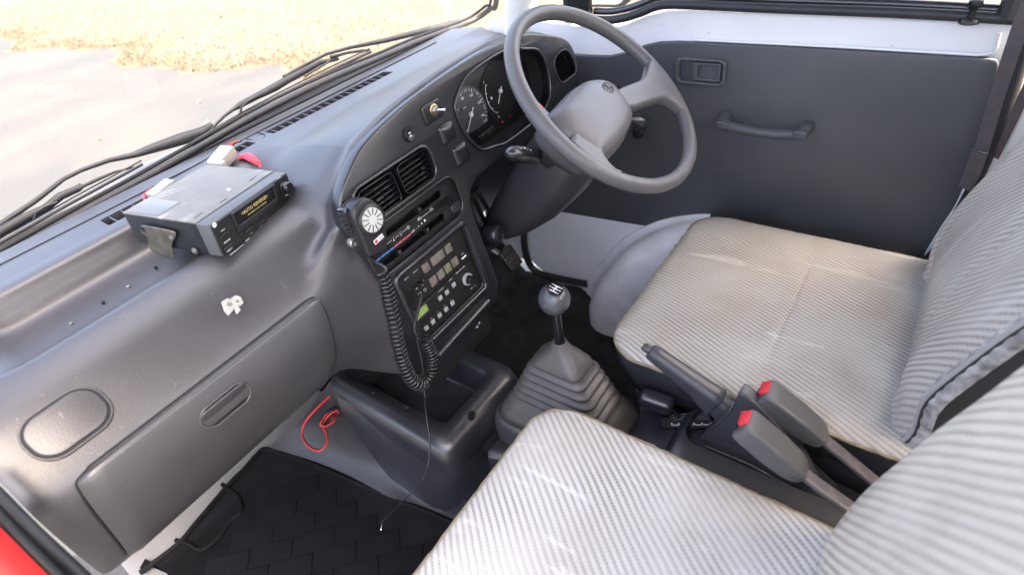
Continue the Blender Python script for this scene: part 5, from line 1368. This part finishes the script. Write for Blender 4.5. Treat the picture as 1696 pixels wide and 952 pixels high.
prof += [(.0300, .0460, z), (.0318, .0470, z + .0035), (.0312, .0455, z + .008), (.0270, .0380, z + .018), (.0190, .0250, z + .032), (.0140, .0165, z + .043), (.0125, .0130, z + .049), (.0118, .0118, z + .053), (.0100, .0100, z + .0545), (.0085, .0085, z + .050)]
topz = z + .053
rings = [[V((a + (zz_ - .23) * 0, b, zz_)) for a, b in rr(gx, gy, 2 * hx_, 2 * hy_, min(hx_, hy_) * (.5 if zz_ < .37 else .5 + .5 * min(1, (zz_ - .37) / .035)), 8)] for hx_, hy_, zz_ in prof]
mesh('rubber_boot', *ring_data(rings), M_boot, gl_, angle=180)
k0, k1 = V((0, .368, topz - .01)), V((.0, .368, .49))
mesh('shaft', *tube_data([k0, k1], .0078, 16), M_gloss, gl_)
KFr = Frame((0, .368, .507), (1, 0, 0), (0, .985, .17))
Rk = .0245
kprof = [(Rk * sin(t) * (1.0 if t < 2.3 else .99), -Rk * cos(t)) for t in [.32, .5, .7, .9, 1.05]]
kprof = [(.0085, -.0245)] + [(Rk * sin(t), -Rk * cos(t)) for t in [.45, .6, .8, 1.0, 1.15]] + [(Rk * sin(1.2) - .0006, -Rk * cos(1.2)), (Rk * sin(1.25), -Rk * cos(1.25))] + [(Rk * sin(t), -Rk * cos(t)) for t in [1.4, 1.57, 1.75, 1.95, 2.15, 2.35, 2.5]] + [(.0130, .0208), (.0001, .0214)]
kk = lathe('knob', KFr, 0, 0, kprof, mat('knob_grey', (.055, .058, .064), .28, bump=.05, bscale=600, coat=.2), gl_, seg=36, angle=180)
plate('shift_badge', KFr, [(.0128 * cos(t * pi / 12), .0128 * sin(t * pi / 12)) for t in range(24)], .0205, .0222, M_gloss, kk, bevel=.0003)
KT = KFr.up(.0224)
bars = [(-.006, -.0055, -.006, .0055), (0, -.0055, 0, .0055), (.006, -.0055, .006, .0055), (-.006, 0, .006, 0)]
mesh('shift_pattern', *join([tube_data([KT.pt(a, b), KT.pt(c, d)], .0008, 4) for a, b, c, d in bars]), M_print, kk)
for s_, a, b in (('1', -.0062, .0078), ('3', 0, .0082), ('5', .0062, .0078), ('2', -.0062, -.0078), ('4', 0, -.0082), ('R', .0062, -.0078)): text('shift_number', KT, a, b, .0048, s_, M_printr if s_ == '1' else M_print, kk, c=0)

# ================================================================== handbrake
hbk = thing('handbrake', 'grey handbrake lever with long grip and push button', 'handbrake', (.01, .02, .25))
g0, g1 = at(1076, 580, x=.045), at(1188, 660, x=.045)
gd_ = (g1 - g0); GFm = None
gpts = [g0 + gd_ * t for t in (0, .06, .10, .35, .65, .88, .97, 1.0)]
mesh('push_button', *tube_data([g0 - gd_ * .10, g0 - gd_ * .085, g0, g0 + gd_ * .1], [.0050, .0068, .0070, .0070], 18), M_lever, hbk, angle=60)
grip_r = [.0098, .0125, .0132, .0145, .0165, .0190, .0200, .0170]
def gsec(p, d, rx, rz):
    d = d.normalized(); s_ = V((1, 0, 0)); u_ = s_.cross(d).normalized() * -1
    if u_.z < 0: u_ = -u_
    return [p + s_ * a + u_ * b for a, b in rr(0, 0, 2 * rx, 2 * rz, min(rx, rz) * .8, 6)]
rg = [gsec(g0 + gd_ * t - V((0, 0, dz)), gd_, rx, rz) for t, rx, rz, dz in ((0, .009, .009, 0), (.02, .0115, .0115, 0), (.12, .0125, .013, 0), (.4, .0135, .015, .001), (.7, .0145, .0185, .004), (.9, .0158, .024, .008), (.985, .0165, .027, .010), (1.0, .0140, .025, .010))]
mesh('grip', *ring_data(rg), M_lever, hbk, angle=60)
# pressed body flaring down into the slot
e0 = g1 - V((0, 0, .008))
sh = [gsec(e0 - gd_ * .06, gd_, .0125, .018), gsec(e0 + V((0, -.020, -.016)), V((0, -.5, -.5)), .0135, .024), gsec(e0 + V((0, -.045, -.040)), V((0, -.5, -.5)), .017, .034), gsec(e0 + V((0, -.085, -.078)), V((0, -.6, -.5)), .021, .048), gsec(e0 + V((0, -.130, -.118)), V((0, -.8, -.4)), .022, .050), gsec(e0 + V((0, -.19, -.15)), V((0, -.9, -.3)), .020, .040)]
mesh('lever_body', *ring_data(sh), M_lever, hbk, angle=60)
# flat side cheek with folded rim, as in the photo's near face
CK = Frame((.020, 0, 0), (0, -1, 0), (0, 0, 1))
ckp = [CK.px(u, v) for u, v in [(1182, 742), (1167, 735), (1163, 722), (1183, 706), (1210, 680), (1219, 660), (1235, 655), (1300, 720), (1345, 790), (1345, 812), (1290, 795)]]
ck = plate('side_cheek', CK, sp2(ckp, 3), -.022, .0, M_lever, hbk, bevel=.0035, res=3)
tube('cheek_rim', [CK.pt(a, b, .0) for a, b in [CK.px(u, v) for u, v in [(1216, 664), (1208, 682), (1182, 706), (1163, 722), (1166, 736), (1183, 744), (1240, 768), (1300, 800)]]], .0022, M_lever, hbk, seg=8, angle=180)

# ================================================================== seat belt buckles
def buckle(tip, end, strap_end, label, x, yaw=0.0, emboss=False):
    t = thing('belt_buckle', label, 'buckle', at(*end, x=x), 'seat belt buckles')
    A, B = at(*tip, x=x), at(*end, x=x); d = (B - A).normalized(); s_ = V((cos(yaw), sin(yaw), 0)); s_ = (s_ - d * s_.dot(d)).normalized()
    fr = Frame(A, d, s_)           # x along the buckle (downwards), y across, n = up/outwards
    if fr.n.z < 0: fr = Frame(A, d, -s_)
    L_ = (B - A).length; W_ = .033; T_ = .027
    secs_ = []
    for a, wy, tz, oz in ((0, .84, .72, 0), (.02, .95, .86, 0), (.06, 1, .95, 0), (.20, 1, 1, 0), (.55, .98, 1, 0), (.80, .90, .86, 0), (.92, .78, .66, 0), (.98, .60, .45, 0), (1.0, .42, .3, 0)):
        f_ = Frame(fr.pt(a * L_, 0, 0), fr.y, fr.n)
        secs_.append([f_.pt(p, q_) for p, q_ in rr(0, 0, 2 * W_ * wy * .62, 2 * T_ * tz * .60, .0048 * tz, 5)])
    hsg = mesh('housing', *ring_data(secs_), M_buckle, t, angle=45)
    b0 = Frame(fr.pt(.0, 0, .0), fr.y, fr.n)
    # red release button on the slanted nose
    f_ = Frame(fr.pt(.0015, .003, .0115), fr.y, fr.x * .80 + fr.n * .60)
    rbox('release_button', Frame(fr.pt(-.0008, .002, .006), fr.y, fr.n * .9 + fr.x * .45), (0, .001, 0), (.024, .0135, .006), M_redplas, t, r=.0012)
    rbox('tongue_slot', Frame(fr.pt(-.0004, .0, -.0068), fr.y, fr.n), (0, 0, 0), (.024, .0035, .002), M_blackm, t, r=.0003)
    sm = Frame(fr.pt(0, 0, 0), fr.x, fr.y).up(T_ * .60 + .0003)
    sid = fr.y if fr.y.dot(CAM - A) > 0 else -fr.y
    # moulding seam along the upper flank
    pts = [fr.pt(L_ * .08, -.0085 if sid.dot(fr.y) < 0 else .0085, .0149), fr.pt(L_ * .45, -.0085 if sid.dot(fr.y) < 0 else .0085, .0151), fr.pt(L_ * .80, 0, .0128)]
    tube('seam_line', spline(pts, 5), .0006, M_blackm, t, seg=6)
    if emboss:
        ef = Frame(fr.pt(L_ * .78, -.013, .0055), fr.x, fr.n * .9 + fr.y * .3)
        if ef.n.dot(CAM - ef.o) < 0: ef = Frame(ef.o, ef.x, -ef.y)
        text('embossed_mark', ef, 0, 0, .010, 'P', M_buckle, hsg, c=.0035)
        plate('mark_frame', ef, [rr(0, 0, .016, .012, .001), rr(0, 0, .0145, .0105, .001)], .003, .0042, M_buckle, hsg, bevel=.0002)
    C_ = at(*strap_end, x=x)
    e_ = C_ + (C_ - B) * .8
    mid = B.lerp(C_, .5)
    sf = []
    for p in (B - d * .012, B.lerp(C_, .3), B.lerp(C_, .7), C_, e_):
        sf.append([p + s_ * a + fr.n * b for a, b in rr(0, 0, .020, .008, .003, 4)])
    mesh('stalk_sleeve', *ring_data(sf), mat('sleeve_plastic', (.10, .09, .095), .45, var=.15, vscale=80), t, angle=50)
    return t
buckle((1262, 648), (1366, 728), (1450, 798), 'grey seat belt buckle with red button standing beside the driver cushion', .045, .25)
buckle((1228, 698), (1332, 786), (1415, 845), 'grey seat belt buckle with red button nearer the passenger seat', -.030, .25, True)
lathe_p = at(1380, 757, z=.24); sc_ = thing('seat_bolt', 'small grey bolt head on the seat rail beneath the driver seat', 'bolt', lathe_p)
lathe('bolt_head', Frame(lathe_p, (1, 0, 0), (0, .9, .3)), 0, 0, [(.014, -.01), (.014, .004), (.011, .008), (.004, .0095), (.0001, .0095)], M_steel, sc_, seg=8)

# ================================================================== seats
def cushion(name, fr, loop, cx, cy, H, m, parent, uvf, grooves=(), steps=None, p=2.6, extra=None, N=190):
    loop_ = []
    pts = [V((a, b, 0)) for a, b in loop]; Ls = [0]
    for a, b in zip(pts, pts[1:] + pts[:1]): Ls.append(Ls[-1] + (b - a).length)
    for k in range(N):
        t = Ls[-1] * k / N; i = max(j for j in range(len(Ls)) if Ls[j] <= t); i = min(i, len(pts) - 1)
        a, b = pts[i], pts[(i + 1) % len(pts)]; loop_.append(a.lerp(b, (t - Ls[i]) / max(1e-9, Ls[i + 1] - Ls[i])))
    ks = steps or ([1.0, .995, .985, .97, .955, .94, .92, .90] + [.90 * (1 - i / 24) for i in range(1, 25)])
    vs_, uvs = [], []
    for k in ks:
        for p_ in loop_:
            a, b = cx + (p_.x - cx) * k, cy + (p_.y - cy) * k
            h = H * (1 - k ** 9) ** .5 * .7 + H * .3 * (1 - k ** p)
            for g_ in grooves: h -= g_(a, b)
            if extra: h += extra(a, b, k)
            vs_.append(fr.pt(a, b, h)); uvs.append((a, b))
    n = N; fs_ = []
    for i in range(len(ks) - 1):
        for j in range(n): fs_.append((i * n + j, i * n + (j + 1) % n, (i + 1) * n + (j + 1) % n, (i + 1) * n + j))
    me = bpy.data.meshes.new(name); me.from_pydata([tuple(v) for v in vs_], [], fs_); me.update()
    uvl = me.uv_layers.new(name='UVMap')
    for lp_ in me.loops: uvl.data[lp_.index].uv = uvs[lp_.vertex_index]
    return link(name, me, m, parent, angle=180), loop_
def gline(ax, ay, bx, by, depth, wd):
    d = V((bx - ax, by - ay)); L_ = d.length; d /= L_
    def f(x, y):
        t = (x - ax) * d.x + (y - ay) * d.y
        if t < -wd * 2 or t > L_ + wd * 2: return 0
        s_ = abs((x - ax) * d.y - (y - ay) * d.x)
        return depth * math.exp(-(s_ / wd) ** 2)
    return f
M_fabP = fabric('seat_cloth_near', math.atan2(-.149, -.118) , .0093, (.51, .488, .455), (.19, .18, .168), .14, .7)
M_fabD = fabric('seat_cloth_far', math.atan2(-.158, -.062), .0076, (.44, .42, .39), (.16, .151, .137), .22, .45)
M_fabB = fabric('seat_cloth_back', math.atan2(.1226, -.081), .0100, (.68, .60, .50), (.30, .26, .21), .14, .30)
M_fabDB = fabric('seat_cloth_back_far', 2.18, .0082, (.56, .51, .45), (.22, .20, .17), .16, .35)
M_welt = mat('welt_khaki', (.22, .18, .12), .7, bump=.3, bscale=600, var=.2, vscale=60)
M_skirt = mat('seat_vinyl', (.035, .036, .04), .42, bump=.2, bscale=300, var=.1)
M_side = mat('side_vinyl', (.045, .042, .043), .5, bump=.4, bscale=40, var=.15, vscale=9)
M_film = glass_mat('plastic_film', (.93, .93, .92), rough=.15)
def hem(name, loop3, r, m, parent, jag=.0012, seg=6):
    pts = [p + V((rnd.gauss(0, jag * .5), rnd.gauss(0, jag * .5), rnd.gauss(0, jag * .4))) for p in loop3]
    return tube(name, pts + pts[:2], r, m, parent, seg=seg, angle=180)
def seat(label, x0_, x1_, yf, fab, fabb, roll, lean_pts, grooves, back_prof, bx0, bx1, backgroove=(), rpx=None):
    t = thing('front_seat', label, 'seat', ((x0_ + x1_) / 2, .1, .2), 'front seats')
    SZ = .350
    fr = Frame((0, 0, SZ), (1, 0, 0), (0, 1, 0))
    corner = .055
    loop = []
    ys = -.17
    fl_ = rr((x0_ + x1_) / 2, (yf + ys) / 2, x1_ - x0_, yf - ys, corner, 8)
    # the front edge bows forward a little in the middle
    xm, hw = (x0_ + x1_) / 2, (x1_ - x0_) / 2
    loop = [(a, b + (.014 * (1 - ((a - xm) / hw) ** 2) if b > 0 else 0)) for a, b in fl_]
    cu_, lp_ = cushion('seat_cushion', fr, loop, xm, (yf + ys) / 2, .020, fab, t, None, grooves)
    hem('welt', [fr.pt(p.x, p.y, .0005) for p in lp_], .0030, M_welt, t)
    sk = [[fr.pt(xm + (p.x - xm) * kx_, .1 + (p.y - .1) * kx_, z_) for p in lp_] for kx_, z_ in ((.998, 0), (.997, -.020), (.975, -.05), (.93, -.085), (.90, -.11))]
    mesh('seat_skirt', *ring_data(sk, cap0=False), M_skirt, t, angle=180)
    # backrest: side profile in (Y, Z) swept across the width
    prof = spline([V((0, y, z)) for y, z in back_prof], 8)
    W_ = bx1 - bx0; xm2 = (bx0 + bx1) / 2
    NX = 60; vs_, uvs, arc = [], [], [0]
    for a, b in zip(prof, prof[1:]): arc.append(arc[-1] + (b - a).length)
    for i, p in enumerate(prof):
        for j in range(NX + 1):
            u_ = -1 + 2 * j / NX; x = xm2 + u_ * W_ / 2
            e = abs(u_)
            dy = -roll * max(0, (e - .88) / .12) ** 2.4 + .007 * math.exp(-((e - .74) / .13) ** 2) - .004
            for g_ in backgroove: dy -= g_(x - xm2, arc[i])
            dy += .0008 * sin(x * 47 + arc[i] * 23) * sin(arc[i] * 31 + x * 11)
            vs_.append(V((x, p.y + dy, p.z))); uvs.append((x, arc[i]))
    fs_ = [(i * (NX + 1) + j, i * (NX + 1) + j + 1, (i + 1) * (NX + 1) + j + 1, (i + 1) * (NX + 1) + j) for i in range(len(prof) - 1) for j in range(NX)]
    me = bpy.data.meshes.new('b'); me.from_pydata([tuple(v) for v in vs_], [], fs_); me.update()
    uvl = me.uv_layers.new(name='UVMap')
    for l_ in me.loops: uvl.data[l_.index].uv = uvs[l_.vertex_index]
    link('backrest', me, fabb, t, angle=180)
    for side in (0, NX):
        eg = [vs_[i * (NX + 1) + side] for i in range(len(prof))]
        sg = 1 if side else -1
        rows_ = [[p + V((sg * .001, 0.004, 0)) for p in eg], [p + V((sg * .004, -.03, -.008)) for p in eg], [p + V((sg * .004, -.09, -.02)) for p in eg], [p + V((-sg * .03, -.125, -.03)) for p in eg]]
        mesh('backrest_side', *ring_data(rows_, closed=False), M_side, t, angle=180)
    rows_ = [[V((bx0 + .03 + (W_ - .06) * k / 8, p.y - .19, p.z - .03)) for k in range(9)] for p in prof]
    mesh('backrest_rear', *ring_data(rows_, closed=False), M_side, t, angle=180)
    return t, vs_, prof, NX
dback = [(-.045, .285), (-.066, .325), (-.086, .375), (-.082, .44), (-.094, .50), (-.112, .56), (-.133, .62), (-.162, .70), (-.20, .80)]
pback = [(-.050, .22), (-.050, .27), (-.052, .34), (-.054, .42), (-.066, .50), (-.083, .58), (-.100, .65), (-.118, .72), (-.14, .80)]
gD = [gline(.075, .062, .535, .062, 0, .004)]
s1, vb, pf, NXs = seat('far seat with worn ribbed cloth by the driver door', .070, .532, .325, M_fabD, M_fabDB, .022, None,
    [gline(.12, .085, .44, .085, .004, .0035), gline(.435, .30, .435, -.15, .0028, .006)], dback, .094, .526, [gline(-.10, .0, -.04, .35, .004, .008), gline(.12, .02, .17, .30, .006, .010), gline(.15, .0, .21, .28, .005, .008)])
s2, vb2, pf2, _ = seat('near seat with bright ribbed cloth in the photo foreground', -.530, -.068, .350, M_fabP, M_fabB, .055, None,
    [gline(-.20, .335, -.13, -.12, .0015, .003), gline(-.5, .02, -.09, .05, .0016, .003)], pback, -.545, -.062, [gline(-.19 + .03 * k, .0, -.19 + .03 * k, .6, .0022, .004) for k in range(0, 14, 2)])
egt = [vb[i * (NXs + 1)] + V((.002, .004, .0)) for i in range(len(pf))]
tube('film_edge', egt, .0034, mat('film_edge', (.40, .385, .36), .3, coat=.4), s1, seg=8, angle=180)
# ruffled clear film along the inner edge of the driver's backrest
eg = [vb[i * (NXs + 1)] for i in range(len(pf))]
egs = spline(eg[::3], 10)
rws = [[], [], []]
for i, p in enumerate(egs):
    r_ = .0007 * sin(i * .8)
    rws[0].append(p + V((.008, .012, .002))); rws[1].append(p + V((-.006 + r_, -.006, .000))); rws[2].append(p + V((-.005 + r_ * .6, -.014, -.003)))
mesh('film_hem', *ring_data(rws, closed=False), mat('crinkled_film', (.40, .385, .37), .18, coat=.8, var=.4, vscale=70, bump=.6, bscale=90), s1, angle=180)

# ================================================================== seat belt at the B pillar
sb = thing('seat_belt', 'dark woven seat belt hanging down beside the door and driver backrest', 'seat belt', at(1610, 300, x=.57))
def strap(name, pxs, wpx, x, m, parent, thick=.0014):
    A_, B_ = [], []
    for i, ((u, v), w_) in enumerate(zip(pxs, wpx)):
        a, b = pxs[max(0, i - 1)], pxs[min(len(pxs) - 1, i + 1)]; du, dv = b[0] - a[0], b[1] - a[1]; l_ = math.hypot(du, dv)
        A_.append(at(u - dv / l_ * w_ / 2, v + du / l_ * w_ / 2, x=x)); B_.append(at(u + dv / l_ * w_ / 2, v - du / l_ * w_ / 2, x=x))
    A_, B_ = spline(A_, 5), spline(B_, 5); nn = V((-thick, 0, 0)); n = len(A_)
    vs_ = [p + nn for p in A_] + [p + nn for p in B_] + B_ + A_
    fs_ = []
    for i in range(n - 1):
        for k_ in range(4): a, b = k_ * n, ((k_ + 1) % 4) * n; fs_.append((a + i, a + i + 1, b + i + 1, b + i))
    fs_ += [(0, n, 2 * n, 3 * n), (n - 1, 2 * n - 1, 3 * n - 1, 4 * n - 1)]
    return mesh(name, vs_, fs_, m, parent, angle=30)
strap('upper_strap', [(1745, -90), (1712, -10), (1690, 45), (1676, 85), (1658, 140), (1641, 195), (1624, 255), (1616, 278)], [30, 29, 28, 27, 26, 25, 24, 24], .560, M_web, sb)
strap('lower_strap', [(1622, 250), (1613, 280), (1598, 312)], [26, 27, 24], .556, M_web, sb, .002)
st1, st2 = at(1608, 249, x=.5535), at(1638, 256, x=.5535)
tube('stitching', [st1, st2], .0007, M_blackm, sb, seg=5)
sb2 = thing('seat_belt', 'strip of dark belt hanging on the white pillar at the right edge', 'seat belt', at(1680, 190, x=.59))
strap('strap', [(1730, 90), (1700, 150), (1684, 185), (1668, 220), (1650, 262)], [20, 18, 17, 14, 8], .592, M_web, sb2)

# ================================================================== red wire bundle beside the console
rw = thing('wire_bundle', 'bundle of red and black wire looped beside the console', 'wires', at(540, 695, z=.12))
M_rw = mat('red_wire', (.62, .02, .02), .35)
def rp(u, v, z): return at(u, v, z=z)
lp = spline([rp(565, 648, .20), rp(548, 655, .18), rp(525, 676, .15), rp(506, 698, .13), rp(500, 718, .115), rp(510, 738, .11), rp(528, 746, .11), rp(541, 734, .115), rp(541, 718, .12), rp(535, 708, .125)], 8)
tube('red_strand', lp, .0020, M_rw, rw, seg=7, angle=180)
tube('black_strand', [p + V((.002, .001, .0012)) for p in lp], .0012, M_blackm, rw, seg=6, angle=180)
for k in range(10):
    c_ = rp(542 + k * .7, 690 + 1.5 * (k % 3), .140 + .004 * k); a_ = Frame(c_, (.75, -.35, .35), (.35, .8, .3))
    pts = [a_.pt((.019 + .0010 * (k % 5)) * cos(t * pi / 12), (.0085 + .0012 * (k % 4)) * sin(t * pi / 12), .0012 * sin(t + k)) for t in range(25)]
    tube('red_strand' if k % 3 else 'black_strand', pts, .0017, M_rw if k % 3 else M_blackm, rw, seg=7, angle=180)
tube('bundle_tie', spline([rp(552, 678, .165), rp(557, 684, .165), rp(560, 690, .16)], 4), .005, M_blackm, rw, seg=8)
